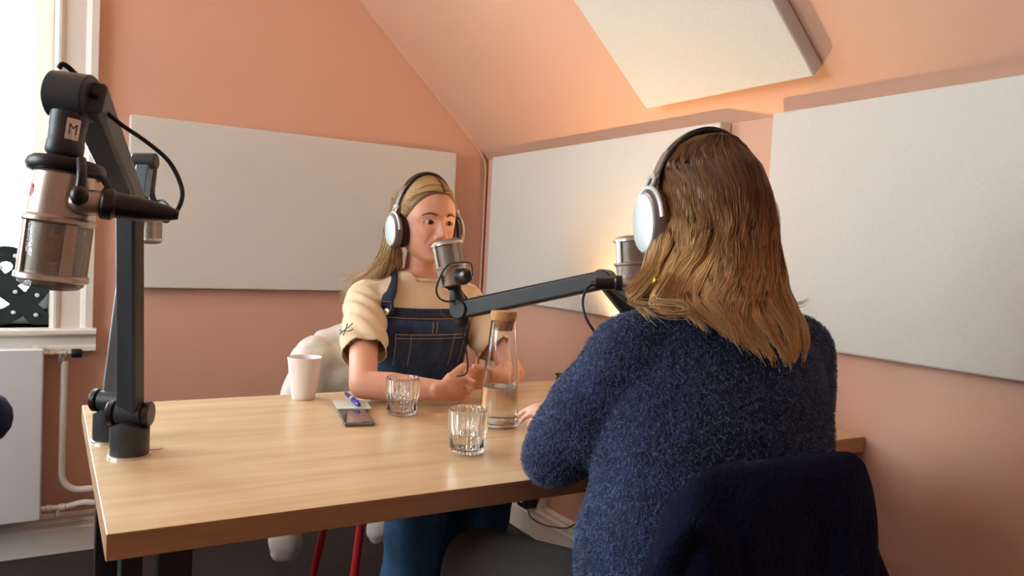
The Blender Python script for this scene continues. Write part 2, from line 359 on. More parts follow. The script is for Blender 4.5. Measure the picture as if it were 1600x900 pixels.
pts = [(.055, yv, .69), (.054, yv, .55), (.053, yv, .40), (.053, yv, .30)]+[(.053+.06*(1-math.cos(a)), yv, .30-.066*math.sin(a)) for a in np.linspace(.1, PI/2, 8)]+[(.2, yv, .233), (.5, yv, .232), (1.6, yv, .232)]
MB().tube(pts, .0118, 14).build('supply_pipe', 'white_paint', rad)
b = MB(); b.lathe([(.011, 0), (.011, .03), (.014, .031), (.014, .045), (.010, .046), (.010, .065), (.013, .066), (.013, .085), (.010, .088), (.010, .10)], (-.02, yv, .178), (1, 0, 0), 16)
b.cap((.045, yv, .176), (.045, yv, .155), .009, .009); b.build('return_valve', 'white_paint', rad)
MB().tube(smoothpath([(.07, yv, .178), (.12, yv, .186), (.16, yv, .180), (.22, yv, .176), (.5, yv, .176), (1.6, yv, .176)], 40), .0112, 14).build('return_pipe', 'white_paint', rad)

# ------------------------------------------------------------ marquee letter on the sill
amp = thing('marquee_letter', 'black ampersand marquee letter with white bulbs on the window sill', 'letter', (-.1, D+.06, oz0))
cu = bpy.data.curves.new('amp', 'FONT'); cu.body = '&'; cu.size = .40; cu.extrude = .016; cu.offset = .012; cu.bevel_depth = .0
to = bpy.data.objects.new('amp', cu); COL.objects.link(to); dg = bpy.context.evaluated_depsgraph_get()
me = bpy.data.meshes.new_from_object(to.evaluated_get(dg)); bpy.data.objects.remove(to); me.materials.clear()
A = getv(me); A = A-[A[:, 0].max(), A[:, 1].min(), 0]
A = np.c_[A[:, 0]+.038, A[:, 2]*-1+D+.065, A[:, 1]*.93+.814-.012+.001]; A[:, 2] += oz0-A[:, 2].min()+.0005; setv(me, A)
link('letter_body', me, 'teal_black', amp, angle=30)
for (x, y) in [(1, 418), (24, 400), (24, 456), (58, 461), (21, 488), (56, 492)]:
    p = hit(x, y, 1, D+.048); MB().lathe([(.002, .0), (.0065, .001), (.0075, .006), (.0055, .011), (.001, .013)], p, (0, -1, 0), 14).build('bulb', 'bulb_white', amp)

# ------------------------------------------------------------ table
TX0, TX1, TY0, TY1, TK = .0733, 1.7057, 1.147, 2.0277, .038
tb = thing('table', 'oak topped meeting table reaching the right wall, black steel legs', 'table', ((TX0+TX1)/2, (TY0+TY1)/2, 0))
o = MB().box((TX0, TY0, TT-TK), (TX1, TY1, TT)).build('tabletop', 'oak', tb, bevel=.0018); o.data.materials.append(MATS['oak_edge'])
for p in o.data.polygons:
    if abs(p.normal.z) < .5: p.material_index = 1
b = MB(); b.box((TX0+.25, TY0+.12, TT-TK-.03), (TX1-.2, TY0+.16, TT-TK)).box((TX0+.25, TY1-.16, TT-TK-.03), (TX1-.2, TY1-.12, TT-TK)); b.build('under_frame', 'steel_black', tb)
def leg(x0, x1, y0, y1): MB().box((x0, y0, 0), (x1, y1, TT-TK)).build('leg', 'steel_black', tb, bevel=.003)
leg(.10, .13, 1.25, 1.31); leg(.152, .20, 1.25, 1.31); leg(.10, .16, 1.88, 1.94)
leg(1.55, 1.61, 1.25, 1.31); leg(1.55, 1.61, 1.88, 1.94)
for y in (1.25, 1.88): MB().box((.08, y, TT-TK-.012), (.34, y+.06, TT-TK)).build('mounting_plate', 'steel_black', tb)
MB().lathe([(.0145, 0), (.0145, .0012), (.004, .0012)], (.180, 1.583, TT), (0, 0, 1), 24).build('cable_grommet', 'oak_edge', tb)
# ------------------------------------------------------------ microphones and their arms
def frame(axis, front):
    a = nrm(axis); f = nrm(np.array(front)-a*np.dot(front, a)); return np.column_stack([np.cross(f, a), f, a])   # x side, y front, z axis
def microphone(label, base, tip, front, k=1.0, conn=True, mark=True):
    """large studio microphone; base to tip runs towards the wire cage; front faces the speaker."""
    base = np.array(base, float); R = frame(np.array(tip)-base, front); L = np.linalg.norm(np.array(tip)-base)
    root = thing('microphone', label, 'microphone', base, 'silver studio microphones'); P = lambda x, y, z: base+R@V(x*k, y*k, z*L)
    def lt(prof, n=40): return MB().lathe([(r*k, z*L) for r, z in prof], base, R[:, 2], n)
    lt([(.010, -.02), (.020, -.02), (.030, 0), (.0345, .02), (.036, .10), (.038, .34), (.0385, .37), (.0410, .385), (.0418, .40), (.0418, .425), (.040, .44), (.037, .445), (.030, .445)]).build('body', 'nickel', root)
    lt([(.0362, .44), (.0362, .88), (.030, .885)], 48).build('wire_cage', 'mic_mesh', root)
    for a0, wd in ((45, .17), (135, .17), (225, .17), (315, .17)):   # four bars of the cage
        pa = []
        for z in (.435, .87):
            ri = [P(.0402*math.cos(math.radians(a0)+s), .0402*math.sin(math.radians(a0)+s), z) for s in np.linspace(-wd, wd, 7)]
            ri += [P(.0368*math.cos(math.radians(a0)+s), .0368*math.sin(math.radians(a0)+s), z) for s in np.linspace(wd, -wd, 7)]
            pa.append(ri)
        MB().loft(pa).build('cage_bar', 'nickel', root)
    lt([(.034, .865), (.0405, .868), (.0418, .875), (.0418, .915), (.0405, .925), (.034, .927)]).build('cage_ring', 'nickel_light', root)
    lt([(.0375, .925), (.0365, .955), (.031, .985), (.018, 1.0), (.002, 1.004)]).build('end_mesh', 'mic_mesh', root)
    b = MB(); c = P(0, 0, .66); b.lathe([(.001, -.006*k), (.0195*k, -.006*k), (.0195*k, .006*k), (.001, .006*k)], c, R[:, 1], 28); o = b.build('capsule', 'brass', root)
    MB().lathe([(.001, .0065*k), (.016*k, .0065*k), (.015*k, .0075*k), (.001, .0078*k)], c, R[:, 1], 28).build('diaphragm', 'gold', o)
    MB().tube([P(0, 0, .44), P(0, 0, .60)], .005*k, 10).build('capsule_post', 'black_plastic', root)
    return root, P, R
def beam(mb, p, q, w0, h0, w1, h1, up):
    p = np.array(p, float); q = np.array(q, float); d = nrm(q-p); s = nrm(np.cross(d, up)); u = np.cross(s, d); r = []
    for c, ww, hh in ((p, w0, h0), (q, w1, h1)):
        r.append([c+s*a*ww/2+u*bb*hh/2 for a, bb in ((-1, -.8), (-.8, -1), (.8, -1), (1, -.8), (1, .8), (.8, 1), (-.8, 1), (-1, .8))])
    return mb.loft(r)
def barrel(mb, c, ax, r, h, n=32, ch=.002):
    return mb.lathe([(r-ch, -h/2), (r, -h/2+ch), (r, h/2-ch), (r-ch, h/2)], c, ax, n)
def desk_clamp(root, p, yaw=0, h=.052):
    x, y, _ = p
    MB().lathe([(.036, 0), (.036, .004), (.033, .005)], (x, y, TT), (0, 0, 1), 40).build('base_ring', 'nickel_light', root)
    c, s = math.cos(yaw), math.sin(yaw); b = MB(); r = []
    prof = [(.0325, .003, 0), (.0335, .006, 0), (.0335, h, 0)]
    n = 40
    for (rr, z, _) in prof: r.append([V(x+rr*math.cos(2*PI*j/n), y+rr*math.sin(2*PI*j/n), TT+z) for j in range(n)])
    r.append([V(x+.0335*math.cos(2*PI*j/n), y+.0335*math.sin(2*PI*j/n), TT+h+.016*(1-abs(math.cos(2*PI*j/n-yaw))**.9)) for j in range(n)])
    r.append([V(x+.010*math.cos(2*PI*j/n), y+.010*math.sin(2*PI*j/n), TT+h+.014) for j in range(n)])
    b.loft(r); b.build('base_socket', 'dark_metal', root, angle=25)
    ax = V(c, s, 0); hub = V(x, y, TT+h+.026)
    b = MB(); barrel(b, hub, ax, .021, .046); b.build('tilt_joint', 'dark_metal', root)
    for sg in (-1, 1): barrel(MB(), hub+ax*sg*.031, ax, .0225, .012).build('tilt_cheek', 'black_plastic', root)
    return hub
# --- nearest arm, standing at the left of the table
a1 = thing('microphone_stand', 'dark grey two-part microphone arm nearest the camera on the left of the table', 'microphone stand', (.133, 1.544, TT), 'desk microphone stands')
hub = desk_clamp(a1, (.133, 1.544, TT), yaw=-.45)
elb = dep(203, 322, 1.27); head = dep(113, 151, .92)
side = nrm(CR-.25*CF)
b = MB(); beam(b, hub+V(0, 0, .0), elb, .040, .030, .036, .028, nrm(np.cross(side, elb-hub))); b.build('lower_arm', 'dark_metal', a1, bevel=.002)
b = MB(); barrel(b, elb, side, .020, .050); b.build('elbow_joint', 'black_plastic', a1)
b = MB(); beam(b, elb+.006*side, head+.020*side, .036, .034, .040, .040, nrm(np.cross(side, head-elb))); b.build('upper_arm', 'dark_metal', a1, bevel=.002)
b = MB(); barrel(b, head, nrm(CR*.99-.12*CU+.05*CF), .0280, .046, 40); b.build('head_joint', 'dark_metal', a1)
col0 = dep(110, 175, .915); col1 = dep(99, 243, .91); ax = nrm(col1-col0)
MB().lathe([(.016, 0), (.0205, .003), (.0205, .018), (.0198, .020), (.0198, .036), (.0205, .038), (.0205, .050), (.0175, .054), (.0125, .056), (.0115, .070)], col0, ax, 36).build('swivel_collar', 'dark_metal', a1)
# paper label with the letter M, wrapped on the collar
lc = dep(118, 201, .908-.014); R_ = frame(-ax, -CF+1.05*CR); ln = R_[:, 1]; rows = []
for z in (-.0125, .0125):
    rows.append([col0+ax*(np.dot(lc-col0, ax))+(-ax)*z+.0210*(math.cos(a)*ln+math.sin(a)*R_[:, 0]) for a in np.linspace(-.36, .36, 7)])
    
lab = MB().loft(rows, closed=False).build('label', 'label_white', a1, fix=False)
b = MB()
def lab_pt(u, v, off=.0003):
    a = u/.021; return col0+ax*(np.dot(lc-col0, ax))-ax*v+(.0210+off)*(math.cos(a)*ln+math.sin(a)*R_[:, 0])
sgn = 1 if np.dot(R_[:, 0], CR) > 0 else -1
for (u0, v0), (u1, v1) in [((-.0035, -.006), (-.0038, .006)), ((-.0038, .006), (0, .0008)), ((0, .0008), (.0038, .006)), ((.0038, .006), (.0035, -.006))]:
    b.tube([lab_pt(sgn*(u0+(u1-u0)*k/3), v0+(v1-v0)*k/3) for k in range(4)], .0006, 6)
b.build('letter_m', 'ink', lab)
# yoke disc above the microphone
dc = dep(104, 259, .915)
MB().lathe([(.030, .006), (.040, .004), (.0425, 0), (.0425, -.006), (.040, -.010), (.028, -.014), (.026, -.022)], dc, -ax, 44).build('mount_disc', 'black_plastic', a1)
MB().tube(smoothpath([dep(127, 250, .885), dep(128, 272, .872), dep(125, 300, .868)], 8), .0055, 10).build('mount_strut', 'black_plastic', a1)
MB().ell(dep(124, 306, .866), (.0095, .0095, .0115)).build('mount_knob', 'black_plastic', a1)
MB().tube(smoothpath([dep(136, 272, .89), dep(158, 277, .90), dep(171, 298, .905), dep(168, 318, .905)], 16), .0038, 8).build('mount_hook', 'dark_metal', a1)
mb_ = dep(103, 270, .905); mt_ = dep(78, 452, .905)
mic1, P1, R1 = microphone('large silver microphone hanging upside down at the left, gold capsule in its cage', mb_, mt_, -CF+.12*CR, k=.93)
b = MB(); c0_ = dep(128, 316, .89); c1_ = dep(160, 318, .905); b.cap(c0_, c1_, .0155, .015); b.build('connector', 'nickel', mic1)
b = MB()                                                          # small red diamond mark on the body
q = dep(50, 302, .875); u_ = nrm(CR-.35*CF); v_ = CU
for s in (1,): b.add([q+u_*.004, q+v_*.012, q-u_*.004, q-v_*.010, q+u_*.004+CF*.001, q+v_*.012+CF*.001, q-u_*.004+CF*.001, q-v_*.010+CF*.001], [(0, 1, 2, 3), (7, 6, 5, 4), (0, 4, 5, 1), (1, 5, 6, 2), (2, 6, 7, 3), (3, 7, 4, 0)])
b.build('diamond_mark', 'red_mark', mic1)
MB().lathe([(.0315*.93, 0), (.0335*.93, .0015), (.0335*.93, .003), (.032*.93, .0035)], mb_+R1[:, 2]*.0015, R1[:, 2], 36).build('red_band', 'red_mark', mic1)
cb = thing('microphone_cable', 'black cable looping from the plug of the large left microphone to its arm', 'cable', dep(205, 325, .9))
d1 = dep(265, 337, .93); 
MB().lathe([(.0165, 0), (.0185, .002), (.0185, .012), (.0150, .016), (.0150, .040), (.0135, .046), (.010, .070), (.0055, .084)], dep(157, 317, .90), nrm(dep(265, 334, .935)-dep(157, 317, .90)), 28).build('plug', 'black_plastic', cb)
cable('cord', [dep(252, 333, .925), dep(268, 340, .935), dep(284, 312, .95), dep(281, 284, .96), dep(262, 250, .96), dep(228, 221, .955), dep(190, 195, .95), dep(160, 170, .945), dep(147, 157, .94)], .0028, parent=cb)
cable('cord', [dep(150, 152, .94), dep(138, 140, .95), dep(120, 118, .955), dep(104, 103, .95), dep(96, 101, .945), dep(92, 107, .945)], .0032, parent=cb)
MB().tube(smoothpath([dep(134, 141, .93), dep(146, 148, .915), dep(152, 152, .925)], 8), .004, 8).build('cable_tie', 'black_rubber', cb)

# --- second arm behind it
a2 = thing('microphone_stand', 'microphone arm standing behind the nearest one, upper arm toned pale blue as if window-lit', 'microphone stand', (.123, 1.655, TT), 'desk microphone stands')
hub2 = desk_clamp(a2, (.112, 1.668, TT), yaw=-.6)
e2 = dep(201, 420, 1.66); t2 = dep(227, 252, 1.66)
s2 = nrm(CR+.1*CF)
b = MB(); beam(b, hub2, e2, .034, .030, .034, .028, nrm(np.cross(s2, e2-hub2))); b.build('lower_arm', 'dark_metal', a2, bevel=.002)
b = MB(); barrel(b, e2, s2, .018, .040); b.build('elbow_joint', 'black_plastic', a2)
mat('daylit_metal', (112, 140, 150), .3, metal=.6)  # arm metal in a pale bluish tone, window light put into its colour
b = MB(); beam(b, e2, t2, .030, .028, .030, .030, nrm(np.cross(s2, t2-e2))); b.build('upper_arm', 'daylit_metal', a2, bevel=.002)
b = MB(); barrel(b, t2, s2, .0175, .048); b.build('head_joint', 'dark_metal', a2)
MB().tube(smoothpath([t2, dep(240, 262, 1.68), dep(237, 300, 1.72), dep(243, 322, 1.74)], 14), .007, 10).build('drop_rod', 'dark_metal', a2)
mic2, P2, R2 = microphone('small distant silver microphone hanging behind the left microphone arms', dep(236, 322, 1.80), dep(235, 381, 1.80), -CF, k=.62)
b = MB(); barrel(b, dep(245, 326, 1.74), CU, .016, .014); b.cap(dep(245, 325, 1.74), dep(259, 342, 1.74), .009, .010); b.build('shock_mount', 'black_plastic', a2)
cable('cable_clip', [dep(243, 316, 1.74), dep(254, 313, 1.73), dep(264, 322, 1.73), dep(265, 330, 1.73)], .0028, 'daylit_metal', a2)

# --- long bar in front of the smiling woman
a3 = thing('microphone_stand', 'long black microphone arm reaching across to the smiling woman', 'microphone stand', (1.30, 1.36, TT), 'desk microphone stands')
j0 = dep(722, 484, 1.92); j1 = dep(944, 437, 1.74)
b = MB(); beam(b, j0, j1, .036, .046, .036, .042, CU+.001*CF); b.build('upper_arm', 'steel_black', a3, bevel=.005, seg=3)
s3 = nrm(np.cross(j1-j0, CU)); b = MB(); barrel(b, j1, s3, .023, .046); b.build('elbow_joint', 'steel_black', a3)
hub3 = desk_clamp(a3, (1.33, 1.33, TT), yaw=.5)
b = MB(); beam(b, hub3, j1+s3*.0, .036, .030, .034, .030, V(.3, 1, 0)); b.build('lower_arm', 'steel_black', a3, bevel=.002)
b = MB(); b.chain([dep(711, 452, 1.92), dep(716, 475, 1.92), dep(722, 500, 1.92)], [.015, .021, .022], 20); b.build('end_swivel', 'steel_black', a3)
b = MB(); barrel(b, j0+CU*.002, s3, .0235, .048); b.build('head_joint', 'steel_black', a3)
b = MB(); barrel(b, dep(710, 448, 1.92), nrm(dep(710, 440, 1.92)-dep(713, 460, 1.92)), .017, .014); b.build('swivel_ring', 'black_rubber', a3)
mic3, P3, R3 = microphone('silver microphone in front of the smiling woman\'s mouth', dep(710, 446, 1.90), dep(696, 374, 1.90), -CF-.2*CR, k=.93)
cb3 = thing('microphone_cable', 'thin black cable looping round the microphone by the smiling woman', 'cable', dep(735, 430, 1.86))
p0 = dep(722, 432, 1.87); p1_ = dep(736, 430, 1.80)
MB().lathe([(.017, -.004), (.0205, 0), (.0205, .010), (.0165, .013), (.0165, .034), (.0155, .042), (.010, .050)], p0, nrm(p1_-p0), 26).build('plug', 'black_plastic', cb3)
cable('cord', [dep(738, 431, 1.81), dep(735, 412, 1.83), dep(717, 410, 1.84), dep(702, 413, 1.85), dep(691, 426, 1.86), dep(682, 450, 1.87), dep(686, 465, 1.88), dep(698, 471, 1.88), dep(712, 470, 1.885)], .0024, parent=cb3)
cable('cord', [dep(690, 430, 1.87), dep(694, 446, 1.88), dep(706, 453, 1.885)], .0022, parent=cb3)
cable('cord', [dep(722, 503, 1.93), dep(724, 522, 1.95), dep(728, 545, 1.97), dep(731, 572, 1.98), dep(727, 585, 1.98), dep(714, 588, 1.99)], .0022, parent=cb3)
# --- arm and microphone of the woman with her back turned
a4 = thing('microphone_stand', 'microphone arm behind the long haired woman, only its swivel showing', 'microphone stand', (1.42, 1.30, TT), 'desk microphone stands')
hub4 = desk_clamp(a4, (1.42, 1.25, TT), yaw=.2)
m4b = dep(992, 443, 1.50); m4t = dep(989, 368, 1.50); e4 = dep(1100, 460, 1.62)
b = MB(); beam(b, hub4, e4, .034, .028, .034, .028, V(1, 0, 0)); b.build('lower_arm', 'steel_black', a4, bevel=.002)
b = MB(); beam(b, e4, dep(1000, 466, 1.53), .03, .026, .03, .026, CU); b.build('upper_arm', 'steel_black', a4, bevel=.002)
b = MB(); b.cap(dep(962, 447, 1.54), dep(992, 468, 1.52), .013, .017); b.build('end_swivel', 'steel_black', a4)
mic4, P4, R4 = microphone('silver microphone at the long haired woman\'s mouth, beside her earcup', m4b, m4t, -CF-.25*CR, k=.93)
b = MB(); b.cap(dep(985, 443, 1.47), dep(972, 443, 1.46), .011, .011); b.build('connector', 'nickel_light', mic4)
cb4 = thing('microphone_cable', 'black cable with plug hanging beside the long haired woman\'s shoulder', 'cable', dep(950, 442, 1.5))
q0, q1 = dep(973, 443, 1.46), dep(925, 443, 1.47)
MB().lathe([(.012, 0), (.0155, .002), (.0155, .012), (.0125, .015), (.0125, .050), (.0100, .040), (.0045, .060)], q0, nrm(q1-q0), 26).build('plug', 'black_plastic', cb4)
cable('cord', [dep(929, 443, 1.47), dep(918, 450, 1.47), dep(911, 466, 1.46), dep(912, 485, 1.45), dep(920, 505, 1.44), dep(945, 540, 1.44)], .0026, parent=cb4)

# ------------------------------------------------------------ things on the table
def tumbler(label, x, y, k=1.0, water=.042):
    g = thing('tumbler', label, 'glass', (x, y, TT), 'ribbed water glasses'); c = V(x, y, TT+.0004); n = 168; b = MB(); rings = []
    def ring(r, z, a): return [c+k*V(r*(1+a*math.cos(28*2*PI*j/n))*math.cos(2*PI*j/n), r*(1+a*math.cos(28*2*PI*j/n))*math.sin(2*PI*j/n), z) for j in range(n)]
    for r, z, a in [(.002, .001, 0), (.026, 0, 0), (.0315, .003, .006), (.0325, .010, .050), (.0330, .036, .050), (.0345, .0395, .044), (.0362, .044, .050), (.0370, .078, .048), (.0372, .084, .006), (.0368, .0858, 0), (.0360, .0858, 0),
                    (.0350, .084, 0), (.0344, .078, 0), (.0338, .046, 0), (.0312, .038, 0), (.0300, .034, 0), (.0292, .012, 0), (.026, .0085, 0), (.002, .0085, 0)]: rings.append(ring(r, z, a))
    b.loft(rings).build('glass_body', 'glass', g, angle=60)
    wr = [(.002, .0086), (.0262, .0086), (.02935, .0122), (.03015, .034), (.0313, .038), (.0334, water*1.0 if water > .04 else .038), (.033, water+.0006), (.002, water+.0004)]
    MB().lathe([(r*k, z*k) for r, z in wr], c, (0, 0, 1), 56).build('water', 'water', g)
    return g
tumbler('ribbed drinking glass of water beside the smiling woman\'s forearm', .736, 1.712, 1.06, .038)
tumbler('ribbed drinking glass of water nearest the table\'s front edge', .724, 1.350, 1.04, .038)
g = thing('carafe', 'tall clear glass water carafe closed with a cork stopper', 'carafe', (.903, 1.53, TT)); c = V(.903, 1.535, TT+.0004)
out = [(.002, .001), (.040, 0), (.0455, .003), (.0462, .008), (.0440, .050), (.0415, .095), (.0375, .140), (.0330, .185), (.0295, .222), (.0280, .238), (.0280, .2445)]
inn = [(.0268, .2450), (.0262, .238), (.0276, .222), (.0311, .185), (.0356, .140), (.0396, .095), (.0421, .050), (.0440, .014), (.040, .0085), (.002, .0065)]
MB().lathe(out+inn, c, (0, 0, 1), 72).build('glass_body', 'glass', g, angle=60)
MB().lathe([(.002, .0066), (.040, .0087), (.04395, .0142), (.0422, .050), (.0402, .088), (.0398, .0915), (.002, .0912)], c, (0, 0, 1), 64).build('water', 'water', g)
MB().lathe([(.002, .222), (.0205, .222), (.0225, .226), (.0255, .2455), (.0292, .2462), (.0300, .249), (.0302, .262), (.029, .2665), (.002, .2675)], c, (0, 0, 1), 48).build('cork_stopper', 'cork', g)
MB().lathe([(.002, .0), (.0265, 0), (.0285, .002), (.0320, .02), (.0375, .060), (.0420, .100), (.0432, .107), (.0425, .1085), (.0412, .107), (.0398, .098), (.0350, .058), (.0300, .02), (.0265, .006), (.002, .0055)], (.569, 1.962, TT), (0, 0, 1), 64).build('mug', 'ceramic', None, angle=60)
tag(bpy.data.objects['mug'], 'white ceramic mug without handle at the back edge of the table', 'mug')
# phone, note card on it, pen on the card
ph = thing('phone', 'grey smartphone lying face up, half under a pale green note', 'phone', (.61, 1.70, TT))
pl = V(.570, 1.632, TT+.0045); dl = nrm([.20, .98, 0]); dw = nrm([.98, -.20, 0])
MB().obox(pl+dl*.072+dw*.031, dw*.034, dl*.072, V(0, 0, .0038)).build('case', 'phone_body', ph, bevel=.003, seg=3)
MB().obox(pl+dl*.072+dw*.031+V(0, 0, .0038), dw*.031, dl*.068, V(0, 0, .0004)).build('screen', 'phone_screen', ph)
MB().obox(pl+dl*.010+dw*.047+V(0, 0, .0044), dw*.009, dl*.003, V(0, 0, .0003)).build('camera_strip', 'black_plastic', ph)
np_ = V(.600, 1.768, TT+.0102); o = MB().obox(np_+dl*.049+dw*.036, dw*.040, dl*.049, V(0, 0, .0013)).build('note_block', 'paper', None)
tag(o, 'small pale green sticky note block lying on the phone', 'note')
pn = thing('pen', 'short blue ballpoint pen lying across the pale green note', 'pen', (.655, 1.83, TT+.012))
a_, b_ = V(.662, 1.903, TT+.020), V(.648, 1.765, TT+.0175)
d_ = nrm(b_-a_); MB().lathe([(.002, 0), (.0045, .002), (.0052, .045), (.0056, .062)], a_, d_, 18).build('barrel', 'pen_blue', pn)
MB().lathe([(.0058, .060), (.0058, .074)], a_, d_, 18).build('grip_ring', 'label_white', pn)
MB().lathe([(.0060, .073), (.0062, .125), (.0045, .136), (.002, .139)], a_, d_, 18).build('cap', 'pen_blue', pn)
MB().tube([a_+d_*.078+V(0, 0, .0065), a_+d_*.128+V(0, 0, .0075)], .0014, 6).build('clip', 'pen_blue', pn)
# tangle of black cable near the wall
P = [V(1.40+.028*math.cos(t*2.1)*(.6+.4*math.sin(t*.7)), 1.985+.020*math.sin(t*1.7), TT+.006+.010*(1+math.sin(t*1.3))) for t in np.linspace(0, 15, 26)]
tag(MB().tube(smoothpath(P, 120), .0026, 6).build('cable_coil', 'black_rubber'), 'little tangle of black cable at the far edge of the table by the wall', 'cable')
# little uplight in the corner of the table
LX, LY, LZ = 1.60, 1.93, .835
lm = thing('table_lamp', 'small brass uplight lamp glowing warm at the table\'s far right corner', 'lamp', (LX, LY, TT))
MB().lathe([(.002, 0), (.034, 0), (.036, .005), (.030, .010), (.010, .014), (.008, .03)], (LX, LY, TT), (0, 0, 1), 40).build('base', 'brass', lm)
MB().lathe([(.008, .026), (.040, .034), (.046, .060), (.048, .1085), (.0465, .1085), (.0445, .061), (.038, .038), (.008, .030)], (LX, LY, TT), (0, 0, 1), 48).build('cup_shade', 'brass', lm)
MB().ell((LX, LY, LZ-.022), (.017, .017, .020)).build('bulb', 'bulb_warm', lm)
l = bpy.data.lights.new('bulb_light', 'SPOT'); l.energy = 27; l.color = (1, .60, .26); l.shadow_soft_size = .012; l.spot_size = math.radians(146); l.spot_blend = .7
lo = bpy.data.objects.new('bulb_light', l); COL.objects.link(lo); lo.location = (LX, LY, LZ+.012); lo.rotation_euler = (PI, 0, 0)
# socket strip on the skirting below the table
ss = thing('power_adapter', 'black power adapter with white disc plugged in above the right baseboard', 'adapter', (1.64, 2.58, .14))
MB().obox((1.675, 2.585, .150), (.030, 0, 0), (0, .032, 0), (0, 0, .030)).build('housing', 'black_plastic', ss, bevel=.004)
MB().lathe([(.001, 0), (.011, 0), (.011, .003), (.001, .004)], (1.645, 2.585, .150), (-1, 0, 0), 20).build('disc', 'label_white', ss)
cable('cord', [(1.66, 2.56, .12), (1.66, 2.53, .095), (1.665, 2.46, .09), (1.67, 2.40, .10), (1.69, 2.33, .115), (1.695, 2.25, .16), (1.70, 2.1, .17), (1.70, 1.9, .16)], .0025, parent=ss)
tag(MB().tube(smoothpath([(1.69, 2.86, .02), (1.67, 2.875, .06), (1.675, 2.86, .11), (1.70, 2.83, .12)], 20), .006, 8).build('cable_loop', 'white_plastic'), 'short white cable loop at the far end of the right baseboard', 'cable')
pc = MB().tube([(1.685, 2.49, .142), (1.685, 2.49, .50)], .012, 12).build('conduit_pipe', 'white_paint'); tag(pc, 'cream painted conduit rising from the right baseboard under the table', 'pipe')
# ------------------------------------------------------------ people: shared builders
def interp(z, T): 
    T = sorted(T); return np.interp(z, [a for a, _ in T], [b for _, b in T])
def smoothT(T, n=3):
    zs = np.linspace(min(a for a, _ in T), max(a for a, _ in T), 60); v = interp(zs, T)
    for _ in range(n): v[1:-1] = (v[:-2]+2*v[1:-1]+v[2:])/4
    return lambda z: np.interp(z, zs, v)
HW = smoothT([(.120, .004), (.112, .030), (.10, .047), (.08, .062), (.05, .073), (.02, .0765), (0, .076), (-.02, .073), (-.04, .069), (-.06, .064), (-.08, .054), (-.095, .041), (-.108, .026), (-.116, .010)])
HF = smoothT([(.120, .004), (.112, .035), (.10, .054), (.08, .072), (.05, .084), (.025, .089), (0, .086), (-.02, .086), (-.04, .087), (-.06, .088), (-.08, .084), (-.095, .082), (-.105, .076), (-.112, .060), (-.116, .030)])
HB = smoothT([(.120, .004), (.112, .040), (.10, .060), (.08, .080), (.05, .096), (.02, .101), (0, .100), (-.03, .090), (-.06, .068), (-.08, .050), (-.10, .030), (-.116, .006)])
def G(x, s): return np.exp(-(x/s)**2)
def head_surface(al, z):
    """al: azimuth, 0 = face (-y), pi/2 = +x; z from the eyes. returns xyz of the head skin, eye level 0, ears at y 0."""
    s, c = np.sin(al), np.cos(al); w = HW(z)
    x = w*np.sign(s)*np.abs(s)**.92; y = np.where(c > 0, -HF(z)*np.abs(c)**.86, HB(z)*np.abs(c)**.95)
    front = np.clip(c*2.2-.2, 0, 1); d = np.zeros_like(x); ax = np.abs(x)
    tip = np.interp(z, [-.052, -.046, -.036, -.026, -.01, .006, .018, .03], [0, .010, .0245, .0215, .013, .0055, .003, 0])
    wd = np.interp(z, [-.05, -.036, -.02, 0, .02], [.0125, .0125, .0095, .0085, .010])
    d += tip*G(x, wd)+.0075*G(ax-.0135, .0062)*G(z+.040, .0075)
    d -= .0085*G(ax-.031, .017)*G(z-.003, .013)                       # orbits
    d += .0035*G(ax-.026, .020)*G(z-.021, .008)                       # brows
    d += .0050*G(ax-.040, .018)*G(z+.030, .016)+.0022*G(ax-.034, .012)*G(z+.046, .012)   # cheeks lifted by a smile
    d -= .0030*G(ax-.030-(-.036-z)*.25, .0045)*G(z+.052, .014)        # fold from nose to mouth
    mz = z+.0665-ax*ax*5.0                                            # the mouth line curves up at the corners
    lip = G(x, .023)
    d += .0060*lip*G(mz-.0050, .0042)+.0065*lip*G(mz+.0060, .0050)-.0030*G(x, .027)*G(mz, .0020)+.0035*G(x, .026)*G(z+.064, .014)
    d += .0050*G(x, .016)*G(z+.096, .011)-.0030*G(x, .016)*G(z+.083, .005)
    # almond openings: the skin dips behind the eyeball
    ex = ax-.0315; open_ = np.exp(-((ex/.0130)**2+((z-.001+ex*ex*6)/.0047)**2)**2)
    d -= .0085*open_; d += .0022*np.exp(-((np.hypot(ex/.0155, (z-.001)/.0072)-1)/.28)**2)
    y = y-d*front; x = x+np.sign(x)*.003*G(z+.042, .006)*G(ax-.0135, .006)*front
    return np.stack([x, y, z+0*x], -1), open_, lip*front*(G(mz-.0042, .0044)+G(mz+.0055, .0055)), front
